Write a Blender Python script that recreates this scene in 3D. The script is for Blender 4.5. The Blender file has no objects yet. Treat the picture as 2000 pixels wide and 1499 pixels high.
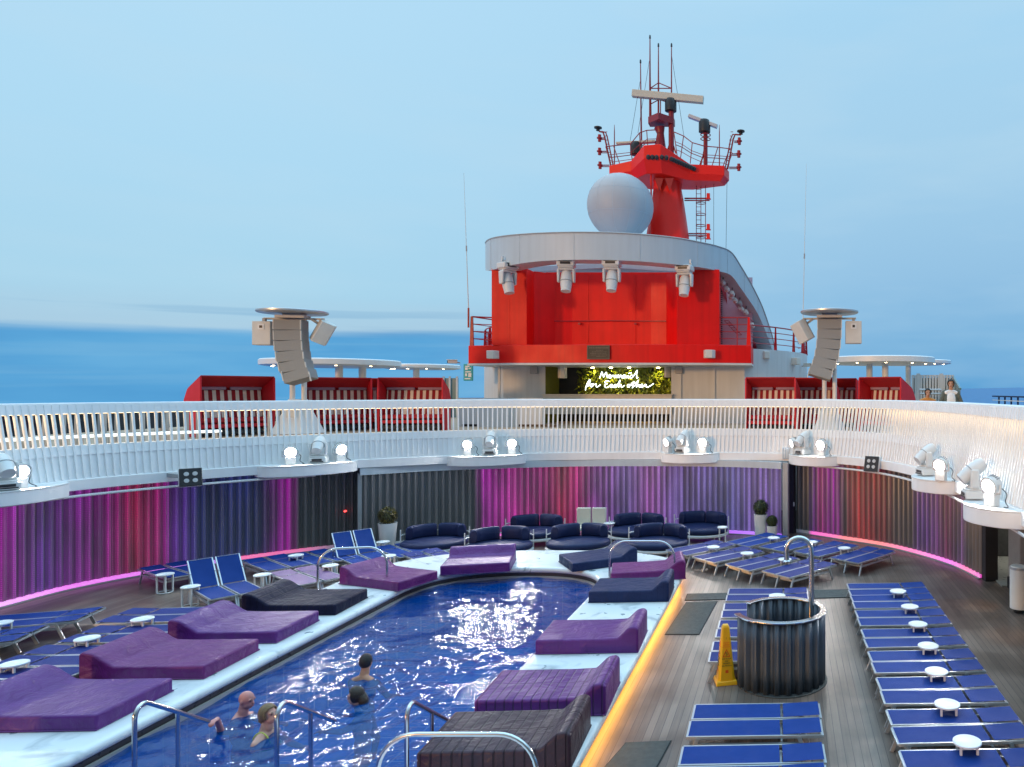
import bpy, bmesh, math, random
from mathutils import Vector, Matrix
R=math.radians
random.seed(7)
C=bpy.context.scene.collection
F=1400.0; PX=1536.0; YH=764.0; H=5.0        # photo calibration: focal length (px), vanishing point, eye height
UD=3.45                                      # upper deck level
def at(px,py,z=0.0):
    D=(H-z)*F/(py-YH); return Vector(((px-PX)/F*D,D,z))
def atd(px,py,D):
    return Vector(((px-PX)/F*D,D,H-(py-YH)/F*D))
def lin(r,g,b):
    f=lambda c:(c/12.92 if c<=.04045 else ((c+.055)/1.055)**2.4)
    return (f(r/255),f(g/255),f(b/255),1)
# ---------------------------------------------------------------- materials
def newmat(name):
    m=bpy.data.materials.new(name); m.use_nodes=True
    nt=m.node_tree; return m,nt,nt.nodes['Principled BSDF']
def nd(nt,t,**k):
    n=nt.nodes.new(t)
    for a,v in k.items(): setattr(n,a,v)
    return n
def mat(name,col,rough=.5,metal=0,var=.12,scale=6,bump=0,bscale=40,coat=0,spec=.5,rvar=.1,streak=0):
    m,nt,b=newmat(name); L=nt.links.new
    tc=nd(nt,'ShaderNodeTexCoord'); nz=nd(nt,'ShaderNodeTexNoise'); nz.inputs['Scale'].default_value=scale; nz.inputs['Detail'].default_value=6
    L(tc.outputs['Object'],nz.inputs['Vector'])
    mx=nd(nt,'ShaderNodeMix',data_type='RGBA'); c=col if len(col)==4 else (*col,1)
    mx.inputs['A'].default_value=tuple(min(1,x*(1+var)) for x in c[:3])+(1,)
    mx.inputs['B'].default_value=tuple(x*(1-var) for x in c[:3])+(1,)
    L(nz.outputs['Fac'],mx.inputs['Factor']); L(mx.outputs['Result'],b.inputs['Base Color'])
    if streak:                                  # rain and salt streaks running down the paint
        mp=nd(nt,'ShaderNodeMapping'); mp.inputs['Scale'].default_value=(2.6,2.6,.16); L(tc.outputs['Object'],mp.inputs['Vector'])
        ns=nd(nt,'ShaderNodeTexNoise'); ns.inputs['Scale'].default_value=1.6; ns.inputs['Detail'].default_value=7; L(mp.outputs[0],ns.inputs['Vector'])
        sr=nd(nt,'ShaderNodeMapRange'); sr.inputs['From Min'].default_value=.42; sr.inputs['From Max'].default_value=.7; sr.inputs['To Min'].default_value=1; sr.inputs['To Max'].default_value=1-streak; L(ns.outputs['Fac'],sr.inputs['Value'])
        sv=nd(nt,'ShaderNodeVectorMath',operation='SCALE'); L(mx.outputs['Result'],sv.inputs[0]); L(sr.outputs['Result'],sv.inputs['Scale']); L(sv.outputs[0],b.inputs['Base Color'])
    mr=nd(nt,'ShaderNodeMapRange'); mr.inputs['To Min'].default_value=max(0,rough-rvar); mr.inputs['To Max'].default_value=min(1,rough+rvar)
    L(nz.outputs['Fac'],mr.inputs['Value']); L(mr.outputs['Result'],b.inputs['Roughness'])
    b.inputs['Metallic'].default_value=metal; b.inputs['Coat Weight'].default_value=coat; b.inputs['Specular IOR Level'].default_value=spec
    if bump:
        n2=nd(nt,'ShaderNodeTexNoise'); n2.inputs['Scale'].default_value=bscale; n2.inputs['Detail'].default_value=4
        L(tc.outputs['Object'],n2.inputs['Vector'])
        bp=nd(nt,'ShaderNodeBump'); bp.inputs['Strength'].default_value=bump; bp.inputs['Distance'].default_value=.02
        L(n2.outputs['Fac'],bp.inputs['Height']); L(bp.outputs['Normal'],b.inputs['Normal'])
    return m
def emat(name,col,strength):
    m,nt,b=newmat(name); b.inputs['Base Color'].default_value=(.8,.8,.8,1)
    b.inputs['Emission Color'].default_value=col; b.inputs['Emission Strength'].default_value=strength
    return m
M={}
M['white']=mat('white paint',(.78,.79,.79),.4,var=.05,scale=1.5)
M['fence']=mat('balustrade white',(.87,.87,.87),.45,var=.04,scale=.8,streak=.05)
M['fixture']=mat('fixture white',(.7,.7,.69),.4,var=.06)
M['grey']=mat('grey metal',(.36,.37,.38),.45,var=.12,scale=2)
M['canopy']=mat('canopy grey',(.5,.58,.64),.45,var=.06,scale=.4,streak=.07)
M['drum']=mat('superstructure grey white',(.62,.65,.68),.5,var=.07,scale=.5,streak=.1)
M['dark']=mat('dark plastic',(.02,.02,.024),.4)
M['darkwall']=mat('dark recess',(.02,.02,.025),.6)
M['red']=mat('red gloss paint',(.80,.005,.003),.42,var=.2,scale=.8,coat=0,rvar=.16,spec=.28,streak=.13)
M['mast']=mat('mast red paint',(.9,.012,.004),.4,var=.1,scale=.7,spec=.4)
M['mastdark']=mat('mast lattice red',(.26,.008,.02),.4,var=.15)
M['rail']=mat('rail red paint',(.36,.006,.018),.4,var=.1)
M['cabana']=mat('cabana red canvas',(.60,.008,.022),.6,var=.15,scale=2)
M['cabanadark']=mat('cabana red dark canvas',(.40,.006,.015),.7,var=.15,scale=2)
M['lavender']=mat('cabana head cushion',(.36,.25,.36),.8,var=.1)
M['steel']=mat('polished steel',(.62,.62,.64),.16,1,var=.05,rvar=.05)
M['alu']=mat('brushed aluminium',(.52,.54,.57),.35,.6,var=.06)
M['sling']=mat('blue sling mesh',(.002,.034,.205),.65,spec=.2,var=.12,scale=3,bump=.25,bscale=250)
M['slingb']=mat('violet blue sling mesh',(.016,.030,.17),.65,spec=.2,var=.12,scale=3,bump=.25,bscale=250)  # more violet blue, used on left and back loungers
M['slinglit']=mat('sling mesh with violet light painted in',(.20,.11,.25),.5,var=.12,scale=3,bump=.25,bscale=250)  # violet light falling on one pair, put into the sling colour
M['table']=mat('table white',(.8,.8,.8),.4,var=.04)
M['navy']=mat('navy vinyl',(.009,.018,.07),.55,var=.2,scale=3,bump=.25,bscale=9,spec=.25)
M['basewhite']=mat('sofa frame white',(.66,.66,.66),.4)
M['pot']=mat('planter white',(.8,.8,.79),.35,var=.04)
M['cream']=mat('cream cushion',(.62,.6,.52),.7,var=.08)
M['mesharray']=mat('speaker grille grey',(.31,.31,.30),.6,var=.2,scale=60,bump=.4,bscale=220)
M['spk']=mat('speaker white',(.66,.65,.61),.5,var=.07)
M['sling_strap']=M['alu']
M['skin']=mat('skin fair',(.62,.33,.25),.5,var=.12,scale=9)
M['skinp']=mat('skin flushed',(.60,.25,.22),.45,var=.14,scale=9)
M['skint']=mat('skin tan',(.50,.25,.15),.5,var=.12,scale=9)
M['hairblack']=mat('hair black',(.012,.010,.009),.55,bump=.6,bscale=120)
M['hairbrown']=mat('hair dark brown',(.035,.02,.012),.5,bump=.6,bscale=120)
M['hairblond']=mat('hair light brown',(.20,.13,.06),.55,var=.35,scale=30,bump=.6,bscale=120)
M['lime']=mat('lime strap',(.55,.6,.12),.7)
M['lip']=mat('lips',(.28,.03,.03),.5)
M['eye']=mat('eye dark',(.02,.015,.012),.3)
M['shirt']=mat('shirt white',(.75,.75,.76),.8)
M['cardigan']=mat('cardigan grey green',(.10,.115,.10),.85)
M['trouser']=mat('trousers dark',(.03,.035,.05),.8)
M['sign']=mat('sign yellow',(.85,.42,.005),.38,var=.05)
M['signred']=mat('sign orange print',(.75,.09,.005),.5,var=.02)
M['signblack']=mat('sign black print',(.02,.018,.015),.5,var=.02)
M['bronze']=mat('bronze plaque',(.055,.05,.042),.5,.4,var=.2)
M['bronzehi']=mat('bronze raised',(.13,.115,.10),.5,.4)
M['teal']=mat('teal sign',(.0,.36,.42),.4,var=.03)
M['matgrey']=mat('rubber mat',(.075,.08,.078),.9,var=.25,scale=12,bump=.5,bscale=180)
M['matedge']=mat('rubber mat edge',(.02,.02,.022),.8)
M['glass']=mat('tinted glass screen',(.09,.22,.26),.12,.0,var=.05)
M['pole']=mat('pole white',(.8,.8,.8),.4,var=.03)
M['radome']=mat('radome white grey',(.44,.46,.49),.55,var=.06,scale=.6)
M['radar']=mat('radar cream',(.6,.57,.46),.5)
M['lens']=mat('lens glass dark',(.015,.015,.02),.08,var=.02,coat=1)
M['lensgrey']=mat('lens pale glass',(.55,.55,.55),.15,coat=1)
M['wood']=mat('teak track',(.42,.27,.17),.55,var=.2,scale=5)
M['pinkreflect']=mat('white wall with reflected pink',(.62,.42,.50),.5,var=.06)
M['orange']=mat('orange upholstery',(.5,.2,.03),.6)
M['stair']=mat('pale tile floor',(.35,.38,.37),.3)
M['lamp']=emat('floodlight lens lit',(1,.95,.90,1),560)
M['lampdim']=emat('floodlight lens dim',(1,.97,.95,1),8)
M['warmstrip']=emat('warm led strip',(1,.46,.08,1),16)
M['railglow']=emat('warm led under cap',(1,.68,.32,1),9)
M['benchglow']=emat('white bench seat with added glow',(.9,1,.95,1),1.1)  # whole bench seat made to glow, standing in for its bright lit top
M['downlight']=emat('warm downlight',(1,.75,.4,1),25)
M['neon']=emat('neon tube white',(.85,1,.95,1),3.2)
M['ledred']=emat('red led',(1,.03,.02,1),4)
# striped cabana cushion: stripes across local X
def stripes():
    m,nt,b=newmat('cabana striped cushion'); L=nt.links.new
    tc=nd(nt,'ShaderNodeTexCoord'); sp=nd(nt,'ShaderNodeSeparateXYZ'); L(tc.outputs['Object'],sp.inputs[0])
    mu=nd(nt,'ShaderNodeMath',operation='MULTIPLY'); mu.inputs[1].default_value=1/.23; L(sp.outputs['X'],mu.inputs[0])
    fr=nd(nt,'ShaderNodeMath',operation='FRACT'); L(mu.outputs[0],fr.inputs[0])
    gt=nd(nt,'ShaderNodeMath',operation='GREATER_THAN'); gt.inputs[1].default_value=.48; L(fr.outputs[0],gt.inputs[0])
    mx=nd(nt,'ShaderNodeMix',data_type='RGBA'); mx.inputs['A'].default_value=(.76,.68,.60,1); mx.inputs['B'].default_value=(.28,.006,.016,1)
    L(gt.outputs[0],mx.inputs['Factor']); L(mx.outputs['Result'],b.inputs['Base Color']); b.inputs['Roughness'].default_value=.8
    return m
M['stripe']=stripes()
# quilted daybed covers: channels across local X, one seam along the middle
def quilt(name,col,strength,rough=.42,spec=.4):
    m,nt,b=newmat(name); L=nt.links.new
    tc=nd(nt,'ShaderNodeTexCoord'); sp=nd(nt,'ShaderNodeSeparateXYZ'); L(tc.outputs['Object'],sp.inputs[0])
    def groove(out,period,off,w):
        a=nd(nt,'ShaderNodeMath',operation='MULTIPLY_ADD'); a.inputs[1].default_value=1/period; a.inputs[2].default_value=off; L(out,a.inputs[0])
        f=nd(nt,'ShaderNodeMath',operation='FRACT'); L(a.outputs[0],f.inputs[0])
        s=nd(nt,'ShaderNodeMath',operation='SUBTRACT'); s.inputs[1].default_value=.5; L(f.outputs[0],s.inputs[0])
        ab=nd(nt,'ShaderNodeMath',operation='ABSOLUTE'); L(s.outputs[0],ab.inputs[0])
        mr=nd(nt,'ShaderNodeMapRange'); mr.interpolation_type='SMOOTHSTEP'; mr.inputs['From Max'].default_value=w/period
        L(ab.outputs[0],mr.inputs['Value']); return mr.outputs['Result']
    gx=groove(sp.outputs['X'],.125,.5,.016); gy=groove(sp.outputs['Y'],4.0,.5,.016)
    mn=nd(nt,'ShaderNodeMath',operation='MINIMUM'); L(gx,mn.inputs[0]); L(gy,mn.inputs[1])
    nz=nd(nt,'ShaderNodeTexNoise'); nz.inputs['Scale'].default_value=3.2; nz.inputs['Detail'].default_value=5; nz.inputs['Distortion'].default_value=.6; L(tc.outputs['Object'],nz.inputs['Vector'])
    nw=nd(nt,'ShaderNodeTexNoise'); nw.inputs['Scale'].default_value=300; L(tc.outputs['Object'],nw.inputs['Vector'])
    b0=nd(nt,'ShaderNodeBump'); b0.inputs['Strength'].default_value=.95; b0.inputs['Distance'].default_value=.06; L(nz.outputs['Fac'],b0.inputs['Height'])
    b1=nd(nt,'ShaderNodeBump'); b1.inputs['Strength'].default_value=strength; b1.inputs['Distance'].default_value=.02; L(mn.outputs[0],b1.inputs['Height']); L(b0.outputs['Normal'],b1.inputs['Normal'])
    b2=nd(nt,'ShaderNodeBump'); b2.inputs['Strength'].default_value=.15; b2.inputs['Distance'].default_value=.004; L(nw.outputs['Fac'],b2.inputs['Height']); L(b1.outputs['Normal'],b2.inputs['Normal'])
    L(b2.outputs['Normal'],b.inputs['Normal'])
    mx=nd(nt,'ShaderNodeMix',data_type='RGBA'); mx.inputs['A'].default_value=tuple(c*1.25 for c in col)+(1,); mx.inputs['B'].default_value=tuple(c*.75 for c in col)+(1,)
    L(nz.outputs['Fac'],mx.inputs['Factor'])
    m2=nd(nt,'ShaderNodeMix',data_type='RGBA'); m2.inputs['B'].default_value=tuple(c*.3 for c in col)+(1,)   # darker along the seam grooves
    iv=nd(nt,'ShaderNodeMapRange'); iv.inputs['To Min'].default_value=min(1,strength); iv.inputs['To Max'].default_value=0; L(mn.outputs[0],iv.inputs['Value'])
    L(iv.outputs['Result'],m2.inputs['Factor']); L(mx.outputs['Result'],m2.inputs['A']); L(m2.outputs['Result'],b.inputs['Base Color'])
    mr=nd(nt,'ShaderNodeMapRange'); b.inputs['Specular IOR Level'].default_value=spec; mr.inputs['To Min'].default_value=rough-.1; mr.inputs['To Max'].default_value=rough+.12; L(nz.outputs['Fac'],mr.inputs['Value']); L(mr.outputs['Result'],b.inputs['Roughness'])
    return m
PUR=(.105,.014,.16)
M['bedp']=quilt('purple daybed cover',PUR,.08); M['bedpq']=quilt('purple daybed cover quilted',PUR,.75)
M['bedm']=quilt('magenta purple daybed cover',(.14,.012,.13),.08)
M['bedn']=quilt('navy daybed cover',(.007,.018,.075),.12,.55,.25); M['bedk']=quilt('dark navy brown daybed cover',(.012,.012,.034),.5,.55,.12)
M['bednq']=quilt('dark navy quilted cover',(.042,.02,.034),.7,.42,.3)
# ship deck: caulked planks running along Y
def deck():
    m,nt,b=newmat('pool deck planks'); L=nt.links.new
    tc=nd(nt,'ShaderNodeTexCoord'); sp=nd(nt,'ShaderNodeSeparateXYZ'); L(tc.outputs['Object'],sp.inputs[0])
    a=nd(nt,'ShaderNodeMath',operation='MULTIPLY'); a.inputs[1].default_value=1/.115; L(sp.outputs['X'],a.inputs[0])
    f=nd(nt,'ShaderNodeMath',operation='FRACT'); L(a.outputs[0],f.inputs[0]); fl=nd(nt,'ShaderNodeMath',operation='FLOOR'); L(a.outputs[0],fl.inputs[0])
    lt=nd(nt,'ShaderNodeMath',operation='LESS_THAN'); lt.inputs[1].default_value=.07; L(f.outputs[0],lt.inputs[0])
    wn=nd(nt,'ShaderNodeTexWhiteNoise',noise_dimensions='1D'); L(fl.outputs[0],wn.inputs['W'])
    nz=nd(nt,'ShaderNodeTexNoise'); nz.inputs['Scale'].default_value=.9; nz.inputs['Detail'].default_value=8; L(tc.outputs['Object'],nz.inputs['Vector'])
    mp=nd(nt,'ShaderNodeMapping'); mp.inputs['Scale'].default_value=(30,1.2,1); L(tc.outputs['Object'],mp.inputs['Vector'])
    ng=nd(nt,'ShaderNodeTexNoise'); ng.inputs['Scale'].default_value=1; L(mp.outputs[0],ng.inputs['Vector'])
    cr=nd(nt,'ShaderNodeValToRGB'); cr.color_ramp.elements[0].color=(.115,.083,.07,1); cr.color_ramp.elements[1].color=(.31,.235,.19,1)
    ad=nd(nt,'ShaderNodeMath',operation='MULTIPLY_ADD'); ad.inputs[1].default_value=.4; L(wn.outputs['Value'],ad.inputs[0]); 
    sc=nd(nt,'ShaderNodeMath',operation='MULTIPLY_ADD'); sc.inputs[1].default_value=.5; sc.inputs[2].default_value=-.05; L(ng.outputs['Fac'],sc.inputs[0]); L(sc.outputs[0],ad.inputs[2])
    L(ad.outputs[0],cr.inputs['Fac'])
    mx=nd(nt,'ShaderNodeMix',data_type='RGBA'); mx.inputs['B'].default_value=(.055,.043,.039,1); L(lt.outputs[0],mx.inputs['Factor'])
    sr_=nd(nt,'ShaderNodeMapRange'); sr_.inputs['From Min'].default_value=.36; sr_.inputs['From Max'].default_value=.62; sr_.inputs['To Min'].default_value=.62; sr_.inputs['To Max'].default_value=1.15; L(nz.outputs['Fac'],sr_.inputs['Value'])
    sv=nd(nt,'ShaderNodeVectorMath',operation='SCALE'); L(cr.outputs['Color'],sv.inputs[0]); L(sr_.outputs['Result'],sv.inputs['Scale']); L(sv.outputs[0],mx.inputs['A']); L(mx.outputs['Result'],b.inputs['Base Color'])
    mr=nd(nt,'ShaderNodeMapRange'); mr.inputs['From Min'].default_value=.35; mr.inputs['From Max'].default_value=.65; mr.inputs['To Min'].default_value=.3; mr.inputs['To Max'].default_value=.46; L(nz.outputs['Fac'],mr.inputs['Value']); L(mr.outputs['Result'],b.inputs['Roughness'])
    bp=nd(nt,'ShaderNodeBump'); bp.inputs['Strength'].default_value=.25; bp.inputs['Distance'].default_value=.004; bp.invert=True; L(lt.outputs[0],bp.inputs['Height']); L(bp.outputs['Normal'],b.inputs['Normal'])
    return m
M['deck']=deck()
def stone():
    m,nt,b=newmat('pale stone surround'); L=nt.links.new
    tc=nd(nt,'ShaderNodeTexCoord')
    nz=nd(nt,'ShaderNodeTexNoise'); nz.inputs['Scale'].default_value=1.6; nz.inputs['Detail'].default_value=9; nz.inputs['Distortion'].default_value=.8; L(tc.outputs['Object'],nz.inputs['Vector'])
    cr=nd(nt,'ShaderNodeValToRGB'); e=cr.color_ramp.elements; e[0].position=.3; e[0].color=(.40,.43,.45,1); e[1].position=.46; e[1].color=(.74,.75,.75,1)
    L(nz.outputs['Fac'],cr.inputs['Fac']); 
    n2=nd(nt,'ShaderNodeTexNoise'); n2.inputs['Scale'].default_value=3.1; n2.inputs['Detail'].default_value=3; L(tc.outputs['Object'],n2.inputs['Vector'])
    c2=nd(nt,'ShaderNodeValToRGB'); e=c2.color_ramp.elements; e[0].position=.66; e[0].color=(0,0,0,1); e[1].position=.69; e[1].color=(1,1,1,1); L(n2.outputs['Fac'],c2.inputs['Fac'])   # puddles of splashed water
    mx=nd(nt,'ShaderNodeMix',data_type='RGBA'); mx.inputs['B'].default_value=(.3,.35,.37,1); L(c2.outputs['Color'],mx.inputs['Factor']); L(cr.outputs['Color'],mx.inputs['A']); L(mx.outputs['Result'],b.inputs['Base Color'])
    mr=nd(nt,'ShaderNodeMapRange'); mr.inputs['To Min'].default_value=.38; mr.inputs['To Max'].default_value=.06; L(c2.outputs['Color'],mr.inputs['Value']); L(mr.outputs['Result'],b.inputs['Roughness'])
    return m
M['stone']=stone()
M['poolband']=mat('dark pool band tile',(.05,.04,.05),.3,var=.2,scale=8)
M['gutter']=mat('gutter pale metal',(.45,.42,.38),.35,.3)
def tiles():
    m,nt,b=newmat('blue mosaic tile'); L=nt.links.new
    tc=nd(nt,'ShaderNodeTexCoord'); br=nd(nt,'ShaderNodeTexBrick'); br.offset=0; br.inputs['Scale'].default_value=1; br.inputs['Mortar Size'].default_value=.012; br.inputs['Brick Width'].default_value=.42; br.inputs['Row Height'].default_value=.42
    br.inputs['Color1'].default_value=(.004,.28,.70,1); br.inputs['Color2'].default_value=(.006,.34,.78,1); br.inputs['Mortar'].default_value=(.5,.7,.85,1)
    L(tc.outputs['Object'],br.inputs['Vector']); L(br.outputs['Color'],b.inputs['Base Color']); b.inputs['Roughness'].default_value=.4
    return m
M['tile']=tiles()
def water():
    m,nt,b=newmat('pool water'); L=nt.links.new; nt.nodes.remove(b); out=nt.nodes['Material Output']
    tc=nd(nt,'ShaderNodeTexCoord')
    n1=nd(nt,'ShaderNodeTexNoise'); n1.inputs['Scale'].default_value=6; n1.inputs['Detail'].default_value=3; n1.inputs['Distortion'].default_value=1.0; L(tc.outputs['Object'],n1.inputs['Vector'])
    bp=nd(nt,'ShaderNodeBump'); bp.inputs['Strength'].default_value=.5; bp.inputs['Distance'].default_value=.04; L(n1.outputs['Fac'],bp.inputs['Height'])
    fr=nd(nt,'ShaderNodeFresnel'); fr.inputs['IOR'].default_value=1.34; L(bp.outputs['Normal'],fr.inputs['Normal'])
    gl=nd(nt,'ShaderNodeBsdfGlossy'); gl.inputs['Roughness'].default_value=.03; gl.inputs['Color'].default_value=(1,1,1,1); L(bp.outputs['Normal'],gl.inputs['Normal'])
    tr=nd(nt,'ShaderNodeBsdfTransparent'); tr.inputs['Color'].default_value=(.16,.52,.86,1)
    di=nd(nt,'ShaderNodeBsdfDiffuse'); di.inputs['Color'].default_value=(.002,.070,.29,1)
    m0=nd(nt,'ShaderNodeMixShader'); m0.inputs['Fac'].default_value=.5; L(tr.outputs[0],m0.inputs[1]); L(di.outputs[0],m0.inputs[2])      # light scattered back by the water itself
    mx=nd(nt,'ShaderNodeMixShader'); L(fr.outputs[0],mx.inputs['Fac']); L(m0.outputs[0],mx.inputs[1]); L(gl.outputs[0],mx.inputs[2]); L(mx.outputs[0],out.inputs['Surface'])
    return m
M['water']=water()
def sea():
    m,nt,b=newmat('sea water'); L=nt.links.new
    tc=nd(nt,'ShaderNodeTexCoord'); n1=nd(nt,'ShaderNodeTexNoise'); n1.inputs['Scale'].default_value=.05; n1.inputs['Detail'].default_value=8; L(tc.outputs['Object'],n1.inputs['Vector'])
    b.inputs['Base Color'].default_value=(.006,.05,.12,1); b.inputs['Roughness'].default_value=.35
    cr=nd(nt,'ShaderNodeValToRGB'); e=cr.color_ramp.elements; e[0].color=(.012,.10,.27,1); e[1].color=(.02,.16,.36,1); e[0].position=.35; e[1].position=.65
    L(n1.outputs['Fac'],cr.inputs['Fac']); L(cr.outputs['Color'],b.inputs['Base Color']); b.inputs['Specular IOR Level'].default_value=.12
    bp=nd(nt,'ShaderNodeBump'); bp.inputs['Strength'].default_value=.8; bp.inputs['Distance'].default_value=1; L(n1.outputs['Fac'],bp.inputs['Height']); L(bp.outputs['Normal'],b.inputs['Normal'])
    return m
M['sea']=sea()
def ledwall(name,stops,gain=1,nrib=100):
    """corrugated perforated metal with coloured LEDs behind it; UV.x = metres along the wall / total length"""
    m,nt,b=newmat(name); L=nt.links.new
    uv=nd(nt,'ShaderNodeUVMap'); sp=nd(nt,'ShaderNodeSeparateXYZ'); L(uv.outputs[0],sp.inputs[0])
    cr=nd(nt,'ShaderNodeValToRGB'); el=cr.color_ramp.elements
    while len(el)>1: el.remove(el[-1])
    for i,(p,c) in enumerate(stops):
        e=el[0] if i==0 else el.new(p); e.position=p; e.color=(*c,1)
    L(sp.outputs['X'],cr.inputs['Fac'])
    tc=nd(nt,'ShaderNodeTexCoord')
    vo=nd(nt,'ShaderNodeTexVoronoi',feature='DISTANCE_TO_EDGE'); vo.inputs['Scale'].default_value=22; vo.inputs['Randomness'].default_value=.15; L(tc.outputs['Object'],vo.inputs['Vector'])
    mr=nd(nt,'ShaderNodeMapRange'); mr.inputs['From Min'].default_value=.08; mr.inputs['From Max'].default_value=.4; mr.inputs['To Min'].default_value=.45; mr.inputs['To Max'].default_value=1.9; L(vo.outputs['Distance'],mr.inputs['Value'])
    mp=nd(nt,'ShaderNodeMapping'); mp.inputs['Scale'].default_value=(26,.8,1); L(uv.outputs[0],mp.inputs['Vector'])
    nz=nd(nt,'ShaderNodeTexNoise'); nz.inputs['Scale'].default_value=1; nz.inputs['Detail'].default_value=2; L(mp.outputs[0],nz.inputs['Vector'])
    m2=nd(nt,'ShaderNodeMapRange'); m2.inputs['From Min'].default_value=.35; m2.inputs['From Max'].default_value=.68; m2.inputs['To Min'].default_value=.45; m2.inputs['To Max'].default_value=1.45; L(nz.outputs['Fac'],m2.inputs['Value'])
    mu=nd(nt,'ShaderNodeMath',operation='MULTIPLY'); L(mr.outputs['Result'],mu.inputs[0]); L(m2.outputs['Result'],mu.inputs[1])
    mg=nd(nt,'ShaderNodeMath',operation='MULTIPLY'); mg.inputs[1].default_value=gain; L(mu.outputs[0],mg.inputs[0])
    b.inputs['Base Color'].default_value=(.22,.225,.235,1); b.inputs['Metallic'].default_value=.5; b.inputs['Roughness'].default_value=.42
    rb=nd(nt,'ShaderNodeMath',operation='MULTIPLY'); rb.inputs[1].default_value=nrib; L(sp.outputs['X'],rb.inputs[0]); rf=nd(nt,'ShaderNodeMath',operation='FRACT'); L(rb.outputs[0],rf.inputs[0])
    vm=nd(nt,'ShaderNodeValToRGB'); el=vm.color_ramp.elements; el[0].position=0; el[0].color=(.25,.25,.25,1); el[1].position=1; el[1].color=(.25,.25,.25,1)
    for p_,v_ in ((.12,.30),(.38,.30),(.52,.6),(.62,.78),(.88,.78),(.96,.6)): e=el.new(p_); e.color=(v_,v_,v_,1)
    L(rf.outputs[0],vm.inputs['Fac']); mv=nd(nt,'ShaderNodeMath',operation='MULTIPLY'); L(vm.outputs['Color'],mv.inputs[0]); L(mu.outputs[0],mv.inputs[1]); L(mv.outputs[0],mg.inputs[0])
    L(cr.outputs['Color'],b.inputs['Emission Color']); L(mg.outputs[0],b.inputs['Emission Strength'])
    return m
def ledstrip(name,stops,gain):
    m,nt,b=newmat(name); L=nt.links.new
    uv=nd(nt,'ShaderNodeUVMap'); sp=nd(nt,'ShaderNodeSeparateXYZ'); L(uv.outputs[0],sp.inputs[0])
    cr=nd(nt,'ShaderNodeValToRGB'); el=cr.color_ramp.elements
    while len(el)>1: el.remove(el[-1])
    for i,(p,c) in enumerate(stops):
        e=el[0] if i==0 else el.new(p); e.position=p; e.color=(*c,1)
    L(sp.outputs['X'],cr.inputs['Fac']); L(cr.outputs['Color'],b.inputs['Emission Color']); b.inputs['Emission Strength'].default_value=gain
    return m
def leafmat(name,c0,c1):
    m,nt,b=newmat(name); L=nt.links.new
    g=nd(nt,'ShaderNodeNewGeometry'); cr=nd(nt,'ShaderNodeValToRGB'); cr.color_ramp.elements[0].color=(*c0,1); cr.color_ramp.elements[1].color=(*c1,1)
    L(g.outputs['Random Per Island'],cr.inputs['Fac']); L(cr.outputs['Color'],b.inputs['Base Color']); b.inputs['Roughness'].default_value=.5
    return m
M['leaf']=leafmat('green wall leaves',(.03,.07,.008),(.26,.28,.02)); M['topiary']=leafmat('topiary leaves',(.012,.03,.006),(.07,.09,.02)); M['topiaryo']=leafmat('topiary olive leaves',(.03,.03,.004),(.15,.12,.02))
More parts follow.
